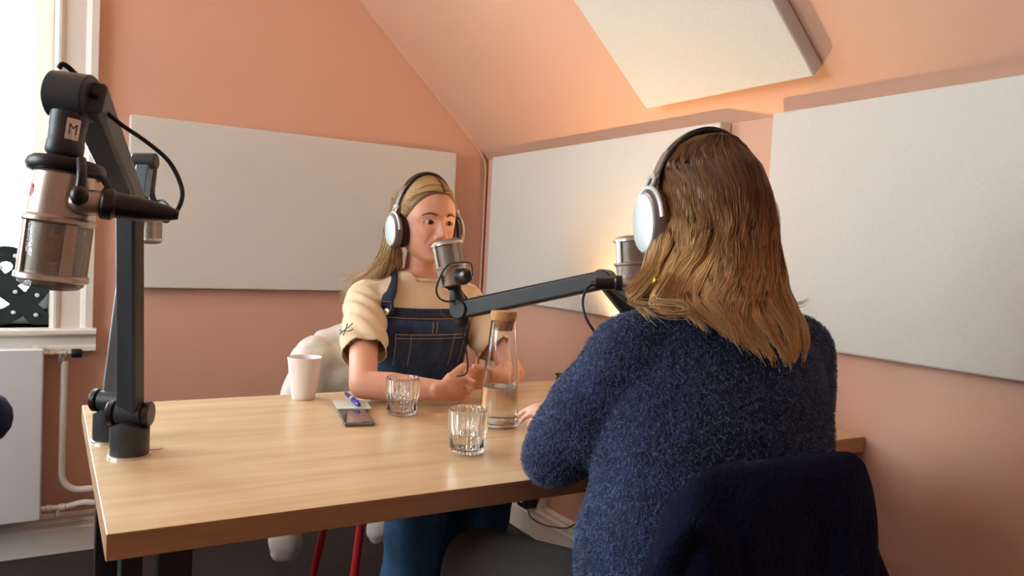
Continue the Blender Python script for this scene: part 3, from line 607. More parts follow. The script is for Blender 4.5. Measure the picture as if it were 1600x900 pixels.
def head_mesh(R, c, k, skin):
    nz, na = 170, 220
    zz = np.concatenate([np.linspace(-.116, -.085, 20)[:-1], np.linspace(-.085, .03, 115)[:-1], np.linspace(.03, .12, nz-133)]); nz = len(zz)
    u = np.linspace(0, 1, na, endpoint=False)*2-1; al = PI*(.62*u+.38*u**3)   # denser over the face
    A_, Z_ = np.meshgrid(al, zz); P, op, lip, fr = head_surface(A_, Z_)
    pts = (np.array(c)+k*P.reshape(-1, 3)@np.array(R).T)
    skin = np.array(lin(skin)); col = np.tile(skin, (nz*na, 1)).reshape(nz, na, 3)
    X = np.abs(P[..., 0]); z = Z_
    def mixc(m, c2): 
        nonlocal col; m = np.clip(m, 0, 1)[..., None]; col = col*(1-m)+np.array(lin(c2))*m
    mixc(.42*G(X-.040, .020)*G(z+.030, .020)*fr, (214, 120, 104))
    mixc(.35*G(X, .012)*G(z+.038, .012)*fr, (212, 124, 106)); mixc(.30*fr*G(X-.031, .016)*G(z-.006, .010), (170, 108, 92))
    mixc(np.clip(lip*1.2, 0, .85), (184, 92, 86)); mixc(np.where(fr > 0, np.clip(op*1.4-.1, 0, .8), 0), (96, 60, 52))
    mzz = Z_+.0665-P[..., 0]**2*5; mixc(np.where(fr > .1, .75*G(mzz, .0018)*np.clip((.030-X)/.006, 0, 1), 0), (96, 44, 42))
    fs = []
    for i in range(nz-1):
        for j in range(na):
            k2 = (j+1) % na; fs.append((i*na+j, i*na+k2, (i+1)*na+k2, (i+1)*na+j))
    n0 = len(pts); pts = np.vstack([pts, pts[:na].mean(0), pts[-na:].mean(0)]); cc = np.vstack([col.reshape(-1, 3), skin, skin])
    fs += [(n0, (j+1) % na, j) for j in range(na)]+[(n0+1, (nz-1)*na+j, (nz-1)*na+(j+1) % na) for j in range(na)]
    return pts, fs, cc
def ear(mb, R, c, k, sx):
    pts = [V(sx*.074, .012, .012), V(sx*.084, .020, .020), V(sx*.088, .026, .006), V(sx*.084, .022, -.016), V(sx*.077, .012, -.032)]
    mb.chain([c+k*(R@p) for p in pts], [.008*k, .007*k, .007*k, .0065*k, .0075*k], 10)
    mb.ell(c+k*(R@V(sx*.078, .013, -.006)), (.006*k, .011*k, .018*k), R)
def hand(mb, wrist, d, back, thumb, curl=(.5, .5, .5, .5), tcurl=.4, k=1.0, spread=.07, tspread=.75):
    """wrist point, finger direction, normal of the back of the hand, thumb side; curl in radians per joint."""
    d = nrm(d); thumb = nrm(np.array(thumb)-d*np.dot(thumb, d)); back = nrm(np.cross(d, thumb))*np.sign(np.dot(np.cross(d, thumb), back)); wrist = np.array(wrist, float)
    off = [.027, .0095, -.0085, -.026]; L0 = [.088, .092, .087, .079]; Ls = [(.040, .024, .020), (.044, .028, .021), (.041, .026, .020), (.032, .020, .018)]; rs = [.0082, .0084, .0080, .0070]
    mb.cap(wrist-d*.02*k, wrist+d*.02*k, .021*k, .022*k)
    for i in range(4):
        kn = wrist+d*L0[i]*k+thumb*off[i]*k
        mb.cap(wrist+d*.012*k+thumb*off[i]*.55*k, kn, .0150*k, (rs[i]+.0030)*k)
        if i < 3: mb.cap(wrist+d*.03*k+thumb*(off[i]+off[i+1])*.35*k, kn-thumb*.009*k-d*.008*k, .0135*k, .0095*k)
        q = kn; a = 0; e = nrm(d+thumb*spread*(1.5-i))
        for j, l in enumerate(Ls[i]):
            a += curl[i]*(.8, 1.1, .7)[j]; dj = nrm(e*math.cos(a)-back*math.sin(a)); q2 = q+dj*l*k
            mb.cap(q, q2, (rs[i]+.0014-.0011*j)*k, (rs[i]+.0003-.0011*j)*k, 12); q = q2
    t0 = wrist+d*.018*k+thumb*.020*k-back*.006*k; e = nrm(d*math.cos(tspread)+thumb*math.sin(tspread)-back*.25)
    mb.cap(wrist+d*.01*k, t0+e*.02*k, .018*k, .015*k); q = t0
    for j, l in enumerate((.044, .032, .026)):
        e2 = nrm(e*math.cos(tcurl*j)+(d*.75-back*.35)*math.sin(tcurl*j)); q2 = q+e2*l*k
        mb.cap(q, q2, (.0135, .0105, .0095)[j]*k, (.0105, .0095, .0080)[j]*k, 12); q = q2
def ring_pts(c, u, v, rx, ry, n=28, e=.85):
    out = []
    for j in range(n):
        a = 2*PI*j/n; cc, ss = math.cos(a), math.sin(a); out.append(np.array(c)+u*rx*np.sign(cc)*abs(cc)**e+v*ry*np.sign(ss)*abs(ss)**e)
    return out
def torso(mb, levels, u, v, grow=0, e=.85):
    mb.loft([ring_pts(c, u, v, rx+grow, ry+grow, 32, e) for c, rx, ry in levels]); return mb
def eyes(root, R, c, k, look, iris='eye_iris'):
    for sx in (-1, 1):
        e = c+k*(R@V(sx*.0315, -.0655, .001)); o = MB().ell(e, (.0125*k, .0125*k, .0118*k), R, 28, 20).build('eye', 'eye_white', root, angle=0)
        g = nrm(R@nrm(look)); MB().lathe([(.001, .0127*k), (.0030*k, .0128*k), (.0061*k, .0117*k), (.0066*k, .0106*k)], e, g, 24).build('iris', iris, o)
        # upper lash line and brow
        P = []
        for t in np.linspace(-1, 1, 11):
            x = sx*(.0315+.0135*t); z = .001+.0056*(1-t*t)-.0006*t; p, _, _, _ = head_surface(np.array([math.atan2(x, .075)]), np.array([z+.0006])); P.append(c+k*(R@(p[0]+V(0, -.0012, 0))))
        MB().tube(P, [.0004+.0009*k*(1-abs(t)**2) for t in np.linspace(-1, 1, 11)], 6).build('eyelash', 'ink', root)
def brows(root, R, c, k, col):
    paths = []; 
    for sx in (-1, 1):
        for _ in range(190):
            t = RNG.uniform(0, 1); x0 = .014+.037*t; z0 = .0205+.007*math.sin(t*2.4)-.006*t*t+RNG.normal(0, .0017*(1-.6*t)); dx = .006; dz = .0025*(1-1.8*t)
            row = []
            for s in (0, .5, 1):
                x = sx*(x0+dx*s); z = z0+dz*s; a = math.atan2(x, .086)
                for _i in range(3):
                    p, _, _, _ = head_surface(np.array([a]), np.array([z])); a += (x-p[0, 0])*9
                row.append(c+k*(R@(p[0]+V(0, -.0006-.0006*s, 0))))
            paths.append(row)
    P = np.array(paths); cc = np.tile(np.array(lin(col)), (len(P), 3, 1)); strands('eyebrow', P, .0006, cc, 'hair', root)
def headphones(label, c, R, k=1.0, X0=.0815, rx0=.084, rz0=.128, cz=0., cd=0.):
    """c: midpoint between the ears; R: columns x (her side), y (back), z (up)."""
    root = thing('headphones', label, 'headphones', c, 'over-ear studio headphones'); P = lambda x, y, z: c+k*(R@V(x, y, z))
    def arch(r0, a0, a1, wd, th, n=26, name='headband', m='leather_black'):
        rings = []
        for t in np.linspace(a0, a1, n):
            rx, rz = rx0, rz0
            o = V(rx*math.sin(t), 0, rz*math.cos(t)); nn = nrm(V(math.sin(t)/rx, 0, math.cos(t)/rz)); w_ = wd if np.isscalar(wd) else wd(t)
            rings.append([P(*(o+nn*(r0+b)+V(0, a, 0))) for a, b in ((-w_, 0), (-w_*.9, th), (0, th*1.25), (w_*.9, th), (w_, 0), (w_*.9, -th*.6), (0, -th*.8), (-w_*.9, -th*.6))])
        return MB().loft(rings).build(name, m, root)
    arch(.000, -.95, .95, lambda t: .0165-.003*abs(t), .0050)
    arch(.0045, -1.36, -.78, .0105, .0028, 10, 'band_slider', 'cup_grey'); arch(.0045, .78, 1.36, .0105, .0028, 10, 'band_slider', 'cup_grey')
    for sx in (-1, 1):
        X = sx*X0; nx = R@V(sx, .03, -.06); nx = nrm(nx); cc = P(X, .004-cd, -.008-cz)
        Rr = np.column_stack([nrm(np.cross(R[:, 2], nx)), nrm(R[:, 2]-nx*np.dot(R[:, 2], nx)), nx]); Q = lambda a, b, d: cc+k*(Rr@V(a, b, d))
        def disc(prof, name, m, par=root):
            return MB().loft([[Q(r*.92*math.cos(2*PI*j/40), r*1.12*math.sin(2*PI*j/40), z) for j in range(40)] for r, z in prof]).build(name, m, par)
        cup = disc([(.020, .0), (.0400, .0), (.0425, .005), (.0420, .013), (.0385, .019), (.030, .021)], 'ear_cup', 'cup_grey')
        disc([(.001, .023), (.026, .0235), (.0355, .022), (.0370, .020), (.035, .0185)][::-1], 'cup_plate', 'cup_silver', cup)
        MB().loft([[Q((.0295+.0125*math.cos(b))*.92*math.cos(a), (.0295+.0125*math.cos(b))*1.12*math.sin(a), -.010-cd*.6+(.0105+cd*.5)*math.sin(b)) for b in np.linspace(0, 2*PI, 12, endpoint=False)] for a in np.linspace(0, 2*PI, 40)], cap=False).build('ear_cushion', 'leather_black', root)
        yk = [Q(.041*math.cos(a), .050*math.sin(a), .012) for a in np.linspace(.10, PI-.10, 22)]
        MB().tube(yk, .0032*k, 8).build('yoke', 'cup_silver', root)
        MB().tube([Q(-.010, .048, .012), Q(-.009, .066, .004)], .0030*k, 8).tube([Q(.010, .048, .012), Q(.009, .066, .004)], .0030*k, 8).tube([Q(-.012, .066, .004), Q(.012, .066, .004)], .0042*k, 8).build('hinge_frame', 'cup_silver', root, fix=True)
    return root
def body_object(root_label, mb, voxel, headdata, skin, smooth=6):
    """fuse torso, limbs and hands, then join the finely modelled head: one skin mesh."""
    me = remesh(mb, voxel, smooth); va = getv(me); nv = len(va)
    fa = [tuple(p.vertices) for p in me.polygons]; hp, hf, hc = headdata
    allv = np.vstack([va, hp]); allf = fa+[tuple(i+nv for i in f) for f in hf]
    m2 = bpy.data.meshes.new('person'); m2.from_pydata(allv.tolist(), [], allf); m2.update()
    sk = np.array(lin(skin)); setcol(m2, np.vstack([np.tile(sk, (nv, 1)), hc]))
    return link('person', m2, 'skin', angle=0)
def rotz(a): c, s = math.cos(a), math.sin(a); return np.array([[c, -s, 0], [s, c, 0], [0, 0, 1]])
def rotx(a): c, s = math.cos(a), math.sin(a); return np.array([[1, 0, 0], [0, c, -s], [0, s, c]])
def roty(a): c, s = math.cos(a), math.sin(a); return np.array([[c, 0, s], [0, 1, 0], [-s, 0, c]])

# ------------------------------------------------------------ the smiling woman at the far side of the table
SK = (220, 163, 136)
RA = rotz(math.radians(4))@rotx(math.radians(3)); cA = V(.962, 2.115, 1.219); kA = 1.035
ux, uy = V(1, 0, 0), V(0, 1, 0)
LV = [(V(.955, 2.235, .44), .165, .12), (V(.955, 2.235, .52), .178, .125), (V(.955, 2.22, .60), .165, .112), (V(.955, 2.195, .70), .142, .098), (V(.957, 2.175, .78), .143, .100),
      (V(.958, 2.158, .86), .152, .112), (V(.958, 2.150, .92), .160, .116), (V(.958, 2.155, .97), .168, .102), (V(.958, 2.160, 1.005), .165, .085), (V(.960, 2.160, 1.035), .135, .068), (V(.963, 2.155, 1.062), .085, .058), (V(.965, 2.15, 1.075), .055, .05)]
shR, shL = V(.795, 2.155, .985), V(1.125, 2.155, .985)
elR, elL = V(.700, 1.885, .783), V(1.195, 1.965, .783)
wrR, wrL = V(.868, 1.765, .783), V(1.060, 1.845, .792)
mb = MB(); torso(mb, LV, ux, uy)
mb.chain([V(.966, 2.158, 1.03), V(.968, 2.150, 1.09), V(.970, 2.135, 1.15)], [.054, .050, .050], 20)
for s, e, w_ in ((shR, elR, wrR), (shL, elL, wrL)):
    mid = (s+e)/2; fm = e*.65+w_*.35; mb.chain([s, mid, e], [.044, .040, .036], 18); mb.chain([e, fm, w_], [.036, .038, .0245], 18)
for sx, kx in ((-1, .86), (1, 1.05)):
    mb.chain([V(.955+sx*.085, 2.22, .52), V(kx, 1.83, .53), V(kx, 1.90, .12)], [.085, .062, .042], 16); mb.cap(V(kx, 1.90, .06), V(kx+.01*sx, 1.76, .035), .038, .030)
hand(mb, wrR, V(.93, .30, -.03), V(0, -1, .15), V(.05, 0, 1), curl=(.55, .5, .45, .4), k=.97, tspread=.45, tcurl=.3, spread=.02)
hand(mb, wrL, V(-.93, -.12, .03), V(.1, 1, .45), V(-.1, -.35, 1), curl=(.75, .72, .7, .65), k=.95, tspread=.5, tcurl=.4, spread=.02)
for sx in (-1, 1): ear(mb, RA, cA, kA, sx)
pA = body_object('a', mb, .0034, head_mesh(RA, cA, kA, SK), SK, 5)
tag(pA, 'smiling woman in cream t-shirt and denim dungarees with headphones, forearms on the table', 'person')
eyes(pA, RA, cA, kA, (.22, -1, -.02)); brows(pA, RA, cA, kA, (112, 78, 54))
# t-shirt
mb = MB(); torso(mb, [l for l in LV[1:]], ux, uy, .010)
mb.cap(V(.966, 2.155, 1.055), V(.967, 2.150, 1.072), .064, .060)
def sleeve(mb, s, e, t, r0, r1, r2):
    a = s+(e-s)*t; mid = s+(a-s)*.5; mb.chain([s, mid, a], [r0, r1, r2], 22)
sleeve(mb, shR+V(.002, 0, -.010), elR, .60, .060, .062, .062); sleeve(mb, shL+V(-.002, 0, -.014), elL, .62, .058, .061, .062)
mb.cap(shR+V(.05, 0, .012), shR, .055, .056); mb.cap(shL+V(-.05, 0, .012), shL, .055, .056)
me = remesh(mb, .0045, 5); va = getv(me); nn = getn(me)
# folds radiating from the armpits and round the sleeves
d1_ = np.zeros(len(va))
for (s, e) in ((shR, elR), (shL, elL)):
    t = ((va-s)@nrm(e-s)); lat = np.linalg.norm(va-s-t[:, None]*nrm(e-s), axis=1); m_ = np.clip(1-lat/.10, 0, 1)*np.clip(t/.05, 0, 1)
    d1_ += m_*.0085*np.sin(va[:, 2]*88+(va[:, 0]-s[0])*np.sign(s[0]-.95)*-120+va[:, 1]*30+1.3*np.sin(va[:, 2]*31))
d1_ += .0022*np.sin(va[:, 0]*55+va[:, 2]*38)*np.clip((1.06-va[:, 2])/.1, 0, 1)
va = va+nn*d1_[:, None]
# open the neck and the sleeve ends
keep = np.ones(len(va), bool)
keep &= ~((va[:, 2] > 1.050+.10*np.clip(va[:, 1]-2.13, -.05, .1)) & (np.hypot(va[:, 0]-.966, va[:, 1]-2.152) < .075))
for (s, e, t_) in ((shR, elR, .66), (shL, elL, .68)):
    ax_ = nrm(e-s); L_ = np.linalg.norm(e-s); tt = (va-s)@ax_; lat = np.linalg.norm(va-s-tt[:, None]*ax_, axis=1); keep &= ~((tt > L_*t_) & (lat < .10))
setv(me, va)
def cut(me, keep):
    b = bmesh.new(); b.from_mesh(me); b.verts.ensure_lookup_table(); bmesh.ops.delete(b, geom=[v for v in b.verts if not keep[v.index]], context='VERTS'); b.to_mesh(me); b.free()
cut(me, keep)
ts = link('t_shirt', me, 'cream_cotton', pA, angle=0); md = ts.modifiers.new('th', 'SOLIDIFY'); md.thickness = .003; md.offset = -1
# collar rib and sleeve hems
MB().tube([V(.966+.066*math.cos(a), 2.150+.068*math.sin(a), 1.056+.010*math.sin(a)) for a in np.linspace(0, 2*PI, 40)], .0055, 8).build('collar', 'cream_cotton', ts)
# small dark embroidery on her right sleeve
def sleeve_pt(px, py, d=2.125): return dep(px, py, d)
dgv = getv(me)
def on_mesh(px, py, V_, r_=.006):
    dirv = nrm(ray(px, py)); rel = V_-V(0, 0, CH); t = rel@dirv; lat = np.linalg.norm(rel-t[:, None]*dirv, axis=1); m_ = lat < .008; m_ = m_ & (t > .5)
    return V(0, 0, CH)+dirv*((t[m_].min() if m_.any() else 2.2)-.002)
b = MB()
for seg in ([(531, 522), (538, 516), (547, 509), (551, 505)], [(536, 524), (541, 512), (543, 506)], [(540, 517), (547, 517), (552, 514)], [(534, 519), (531, 515)]):
    b.tube([on_mesh(x, y, dgv) for x, y in seg], .0013, 6)
b.build('embroidery', 'ink', ts)
# dungarees: bib, straps, side panels and trousers
def TP(a, z, g):                                                   # a point on her torso, a from her front (-y) towards +x
    zs = [l[0][2] for l in LV]; c = V(*[np.interp(z, zs, [l[0][i] for l in LV]) for i in range(3)]); rx = np.interp(z, zs, [l[1] for l in LV])+g; ry = np.interp(z, zs, [l[2] for l in LV])+g
    s, cc = math.sin(a), -math.cos(a); return c+ux*rx*np.sign(s)*abs(s)**.85+uy*ry*np.sign(cc)*abs(cc)**.85
def patch(a_of, z0, z1, g, na=40, nz=30, top=None):
    rows = []
    for i in range(nz+1):
        t = i/nz; row = []
        for j in range(na+1):
            s = j/na*2-1; zt = z1+(top(s) if top else 0); z = z0+(zt-z0)*t; row.append(TP(s*a_of(z), z, g(s, z) if callable(g) else g))
        rows.append(row)
    return rows
def edge_a(z): return float(np.interp(z, [.55, .74, .80, .86, .91, .96], [PI*.98, 1.45, 1.20, 1.02, .90, .86]))
bib = MB().loft(patch(edge_a, .56, .966, lambda s, z: .0155+.002*math.sin(s*9+z*40), top=lambda s: .006*s*s), closed=False).build('bib', 'denim', pA, angle=0, fix=False)
md = bib.modifiers.new('th', 'SOLIDIFY'); md.thickness = .004; md.offset = 0
def stitch(name, P, par, r=.0009): return MB().tube(P, r, 5).build(name, 'stitching', par)
o = MB().loft(patch(lambda z: edge_a(z)*.985, .937, .967, .0195, 30, 4, top=lambda s: .006*s*s), closed=False).build('bib_band', 'denim_dark', bib, angle=0, fix=False)
o.modifiers.new('th', 'SOLIDIFY').thickness = .003
stitch('stitching', [TP(s*edge_a(.93), .939+.004*s*s, .0225) for s in np.linspace(-.97, .97, 40)], bib)
o = MB().loft(patch(lambda z: .62, .80, .895, .0205, 24, 8), closed=False).build('bib_pocket', 'denim', bib, angle=0, fix=False); o.modifiers.new('th', 'SOLIDIFY').thickness = .003
for zz in (.893, .882): stitch('stitching', [TP(a, zz, .0232) for a in np.linspace(-.61, .61, 30)], o)
for aa in (-.60, -.33, .33, .60): stitch('stitching', [TP(aa, z, .0232) for z in np.linspace(.80, .892, 12)], o)
stitch('stitching', [TP(0.02, z, .0225) for z in np.linspace(.896, .930, 6)], bib); stitch('stitching', [TP(-.02, z, .0225) for z in np.linspace(.896, .930, 6)], bib)
for sx in (-1, 1):
    pt = [TP(sx*.72, .948, .024), TP(sx*.70, .985, .022), TP(sx*.66, 1.015, .020), V(.962+sx*.098, 2.128, 1.056), V(.962+sx*.096, 2.165, 1.066), V(.962+sx*.085, 2.225, 1.030), V(.96+sx*.05, 2.262, .95)]
    P = smoothpath(pt, 26); rows = []
    for i, p in enumerate(P):
        T = nrm(P[min(i+1, 25)]-P[max(i-1, 0)]); out = nrm(p-V(.96, 2.16, min(p[2]-.02, 1.0))); sd = nrm(np.cross(T, out)); rows.append([p+sd*.020+out*.001, p+out*.002, p-sd*.020+out*.001])
    st = MB().loft(rows, closed=False).build('strap', 'denim_dark', pA, angle=0, fix=False); md = st.modifiers.new('th', 'SOLIDIFY'); md.thickness = .005; md.offset = 1
    q = TP(sx*.72, .957, .027); nq = nrm(q-V(.958, 2.15, .95)); MB().lathe([(.001, .004), (.0085, .0035), (.0098, .001), (.0095, -.001)], q, nq, 20).build('button', 'nickel_light', st)
    a_, b_, c_, d_ = [TP(sx*.72+dx, z, .030) for dx, z in ((-.12, .985), (.12, .985), (.07, .958), (-.07, .958))]
    MB().tube([a_, b_, c_], .0014, 6).tube([c_, d_, a_], .0014, 6).build('buckle', 'brass', st)
# trousers
mb = MB(); torso(mb, LV[:4], ux, uy, .018)
for sx, kx in ((-1, .875), (1, 1.045)):
    mb.chain([V(.955+sx*.088, 2.20, .53), V(kx+.02*sx, 1.84, .545), V(kx-.005, 1.885, .34), V(kx-.01, 1.90, .06)], [.108, .082, .088, .098], 22)
me = remesh(mb, .007, 4); va = getv(me); nn = getn(me); va += nn*(.004*np.sin(va[:, 0]*60+va[:, 2]*9)+.003*np.sin(va[:, 2]*45+va[:, 0]*20))[:, None]; setv(me, va)
link('trousers', me, 'jeans_teal', pA, angle=0)
for sx, kx in ((-1, .87), (1, 1.05)):
    MB().chain([V(kx, 1.92, .035), V(kx+.005*sx, 1.76, .030)], [.036, .030]).build('shoe', 'black_plastic', pA)
# hair: smooth cap, strands combed back, long lengths falling behind her shoulder
def hairline(al): a = np.abs(np.mod(al+PI, 2*PI)-PI); return np.interp(a, [0, .35, .7, 1.0, 1.25, 1.5, 2.0, PI], [.083, .079, .066, .045, .020, -.005, -.050, -.085])
def hair_cap(R, c, k, off, col, parent):
    na, nz = 96, 40; rows = []
    for t in np.linspace(0, 1, nz):
        row = []
        for j in range(na):
            al = 2*PI*j/na; z0 = float(hairline(al)); z = z0+(.1195-z0)*t; p, _, _, _ = head_surface(np.array([al]), np.array([z])); p = p[0]
            n_ = nrm(V(p[0]/.0058, p[1]/.009, (z-.01)/.013*1.0)); row.append(c+k*(R@(p+n_*off*min(1, .25+t*6))))
        rows.append(row)
    o = MB().loft(rows).build('hair_base', 'hair', parent, angle=0); setcol(o.data, np.tile(np.array(lin(col)), (len(o.data.vertices), 1))); return o
hcap = hair_cap(RA, cA, kA, .0045, (128, 98, 62), pA)
def push_out(P, lift):                                             # keep strands outside the skull
    q = P/np.array([.080, .098, .120]); r = np.linalg.norm(q-np.array([0, 0, 0]), axis=-1, keepdims=True); m = np.maximum(r, 1+lift); return q/np.maximum(r, 1e-6)*m*np.array([.080, .098, .120])
N_ = 4200; sgn = np.where(RNG.random(N_) < .52, -1., 1.); y0 = RNG.uniform(-.078, .07, N_); lay = RNG.uniform(0, 1, N_); j = lambda s: RNG.normal(0, s, N_)
root_z = np.sqrt(np.clip(1-(y0/.100)**2, .02, 1))*.119; root_z = np.where(y0 < -.06, root_z+.006, root_z)
g0 = np.stack([sgn*.004+.006+j(.002), y0, root_z+.006], -1)
u = (y0+.078)/.148
g1 = np.stack([sgn*(.040+.010*u), y0*.82+.008, root_z*.90+.004], -1)
g2 = np.stack([sgn*(.072+.006*u), -.030+.090*u+.012*lay, .052+.012*u+j(.002)], -1)
g3 = np.stack([sgn*(.084-.004*lay), .010+.060*u+j(.004), .012-.02*lay], -1)
side = np.where(sgn < 0, 1., .55)
g4 = np.stack([sgn*(.086+.006*lay), .018+.060*u+j(.006), -.045+j(.006)], -1)
g5 = np.stack([sgn*(.062+.046*lay)+j(.004), .020+.050*u+j(.008), -.105+j(.008)], -1)
g6 = np.stack([sgn*(.060+.078*lay*side)+j(.006), .022+.055*u+j(.008), -.160+j(.012)], -1)
g7 = np.stack([sgn*(.066+.128*lay*side)+j(.008), .060+.055*u+j(.010), -.215+j(.022)], -1)
hl = RNG.random(N_) < .42; aa = RNG.uniform(.04, 1.3, N_); hz_ = hairline(aa)+.002; hp_, _, _, _ = head_surface(sgn*aa, hz_); f_ = hl[:, None]   # a share of them rooted along the hairline
g0 = np.where(f_, hp_+np.stack([0*aa, -.001+0*aa, .001+0*aa], -1), g0)
g1 = np.where(f_, hp_*np.array([1.06, .80, 1])+np.stack([sgn*.012*(1-aa/1.4), .006+0*aa, .006*(1-aa)+j(.002)], -1), g1)
g2 = np.where(f_, hp_*np.array([.30, .30, .55])+np.stack([sgn*.056, .006+.010*aa, .024-.006*aa+j(.003)], -1), g2)
Gd = np.stack([g0, g1, g2, g3, g4, g5, g6, g7], 1); P = catmull_batch(Gd, 26)
hd = P[:, :17]; lf_ = np.where(hl[:, None], np.minimum(1, np.arange(17)[None]/5.), 1.)[..., None]; P[:, :17] = push_out(hd, (.065+.035*lay[:, None, None])*lf_-.06*(1-lf_)); 
ph_ = RNG.uniform(0, 6.3, N_)[:, None]; tt = np.linspace(0, 1, 26)[None]; P[..., 0] += .003*np.sin(tt*9+ph_)*tt; P[..., 1] += .003*np.cos(tt*8+ph_)*tt
Pw = cA+kA*(P@RA.T); base_c = np.array([lin((138, 104, 66)), lin((176, 144, 98)), lin((206, 178, 130))]); rr = np.clip(RNG.normal(.5, .25, N_)[:, None]+(tt-.4)*.35, 0, 1)[..., None]
cols = np.where(rr < .5, base_c[0]+(base_c[1]-base_c[0])*rr*2, base_c[1]+(base_c[2]-base_c[1])*(rr*2-1))
strands('hair', Pw, .0011, cols, 'hair', pA)
headphones('headphones with silver cups worn by the smiling woman', cA+kA*(RA@V(.002, .012, -.016)), RA, 1.06, .0870, .0925, .1490, .006, .010)
# ---- her chair and jacket
ch = thing('chair', 'red metal legged chair under the smiling woman', 'chair', (.965, 2.26, 0))
MB().box((.765, 2.06, .415), (1.165, 2.46, .44)).build('seat', 'red_metal', ch, bevel=.008)
for (a, b_) in (((.80, 2.10, .42), (.750, 2.08, 0)), ((1.13, 2.10, .42), (1.18, 2.08, 0)), ((.83, 2.43, .42), (.783, 2.52, 0)), ((1.10, 2.43, .42), (1.147, 2.52, 0))): MB().tube([a, b_], .0125, 14).build('leg', 'red_metal', ch)
MB().tube(smoothpath([(.80, 2.44, .42), (.79, 2.49, .62), (.80, 2.51, .80), (.965, 2.53, .84), (1.13, 2.51, .80), (1.14, 2.49, .62), (1.13, 2.44, .42)], 50), .011, 12).build('backrest', 'red_metal', ch)
mb = MB(); mb.loft([ring_pts(V(.955, 2.50-.01*math.sin(z*9), z), ux, uy, rx, ry, 32, .8) for z, rx, ry in ((.50, .26, .055), (.60, .275, .06), (.70, .265, .065), (.78, .235, .062), (.84, .19, .05), (.865, .14, .03))])
mb.chain([V(.74, 2.47, .78), V(.685, 2.46, .58), V(.665, 2.45, .34), V(.668, 2.45, .16)], [.055, .060, .055, .046], 18)
mb.chain([V(1.00, 2.40, .50), V(.99, 2.38, .34), V(.955, 2.36, .20)], [.055, .052, .040], 18)
me = remesh(mb, .006, 4); va = getv(me); nn = getn(me); va += nn*(.007*np.abs(np.sin(va[:, 2]*38+np.sin(va[:, 0]*11)*.9))+.004*np.sin(va[:, 0]*60+va[:, 2]*22))[:, None]; setv(me, va)
tag(link('jacket', me, 'puffer', None, angle=0), 'light grey padded jacket hung over the smiling woman\'s chair, sleeves hanging down', 'jacket')
# ------------------------------------------------------------ the long haired woman with her back to the camera
SK2 = (226, 176, 152)
yawB = math.radians(10); ub = V(math.cos(yawB), -math.sin(yawB), 0); vb_ = V(-math.sin(yawB), -math.cos(yawB), 0)   # her right hand side, her back
RB = rotz(PI-math.radians(17))@rotx(math.radians(4)); cB = dep(1107, 343, 1.22); kB = 1.04
s1, s2_ = V(.762, .912, 1.002), V(1.078, .868, 1.000)
e1, e2_ = V(.758, 1.082, .800), V(1.190, .935, .815)
w1, w2_ = V(.935, 1.250, .800), V(1.12, 1.17, .80)
LB = [(z, rx, ry) for z, rx, ry in ((.44, .175, .13), (.52, .18, .135), (.60, .165, .12), (.70, .145, .105), (.80, .148, .108), (.90, .160, .11), (.97, .165, .10), (1.01, .155, .08), (1.045, .115, .066), (1.07, .07, .058), (1.085, .052, .052))]
cx = lambda z: V(.915+.0*(z-.7), .875+.03*(z-.7), z)
mb = MB(); mb.loft([ring_pts(cx(z), ub, -vb_, rx, ry, 32, .85) for z, rx, ry in LB])
mb.chain([V(.917, .880, 1.05), V(.905, .892, 1.10), V(.897, .90, 1.16)], [.052, .050, .052], 20)
for s, e, w_ in ((s1, e1, w1), (s2_, e2_, w2_)):
    mb.chain([s, (s+e)/2, e], [.048, .040, .034], 16); mb.chain([e, e*.6+w_*.4, w_], [.034, .034, .024], 16)
k1, k2_ = dep(752, 893, 1.40), V(1.10, 1.20, .56)
h1, h2_ = V(.84, .90, .52), V(1.0, .87, .52)
for h_, k_ in ((h1, k1), (h2_, k2_)):
    mb.chain([h_, k_, V(k_[0]+.01, k_[1]-.03, .12)], [.085, .062, .045], 16); mb.cap(V(k_[0]+.01, k_[1]-.03, .06), V(k_[0], k_[1]+.11, .035), .038, .030)
hand(mb, w1+V(.0, .0, .004), dep(826, 634, 1.62)-w1, V(-.3, -.2, 1), V(.8, .5, .2), curl=(.3, .35, .42, .5), k=.88, tspread=.5, tcurl=.2, spread=.03)
hand(mb, w2_, V(-.45, .85, 0), V(0, 0, 1), V(-1, 0, 0), curl=(.4, .4, .4, .4), k=.92)
for sx in (-1, 1): ear(mb, RB, cB, kB, sx)
pB = body_object('b', mb, .0036, head_mesh(RB, cB, kB, SK2), SK2, 5)
tag(pB, 'woman with long dark blonde hair seen from behind in a fuzzy blue sweater', 'person')
eyes(pB, RB, cB, kB, (.1, -1, 0)); brows(pB, RB, cB, kB, (112, 82, 54))
# sweater
mb = MB(); SW = ((.53, .215, .165), (.60, .222, .165), (.68, .215, .155), (.76, .205, .145), (.84, .195, .138), (.91, .190, .134), (.97, .185, .122), (1.01, .172, .104), (1.04, .140, .085), (1.06, .095, .068), (1.078, .066, .060))
mb.loft([ring_pts(cx(z), ub, -vb_, rx, ry, 36, .85) for z, rx, ry in SW])
mb.chain([s1+V(.06, -.01, .012), s1+V(.004, 0, -.006), s1*.5+e1*.5+V(-.008, -.01, 0), e1+V(-.008, -.004, .008)], [.062, .066, .066, .061], 24)
mb.chain([e1+V(-.004, 0, .008), e1*.5+w1*.5+V(-.008, 0, .012), w1-V(.004, .02, -.006)], [.060, .054, .040], 24)
mb.chain([s2_-V(.05, 0, -.012), s2_, s2_*.5+e2_*.5, e2_], [.060, .066, .064, .060], 24); mb.chain([e2_, w2_*.5+e2_*.5, w2_], [.056, .050, .038], 24)
me = remesh(mb, .0055, 7); va = getv(me); nn = getn(me)
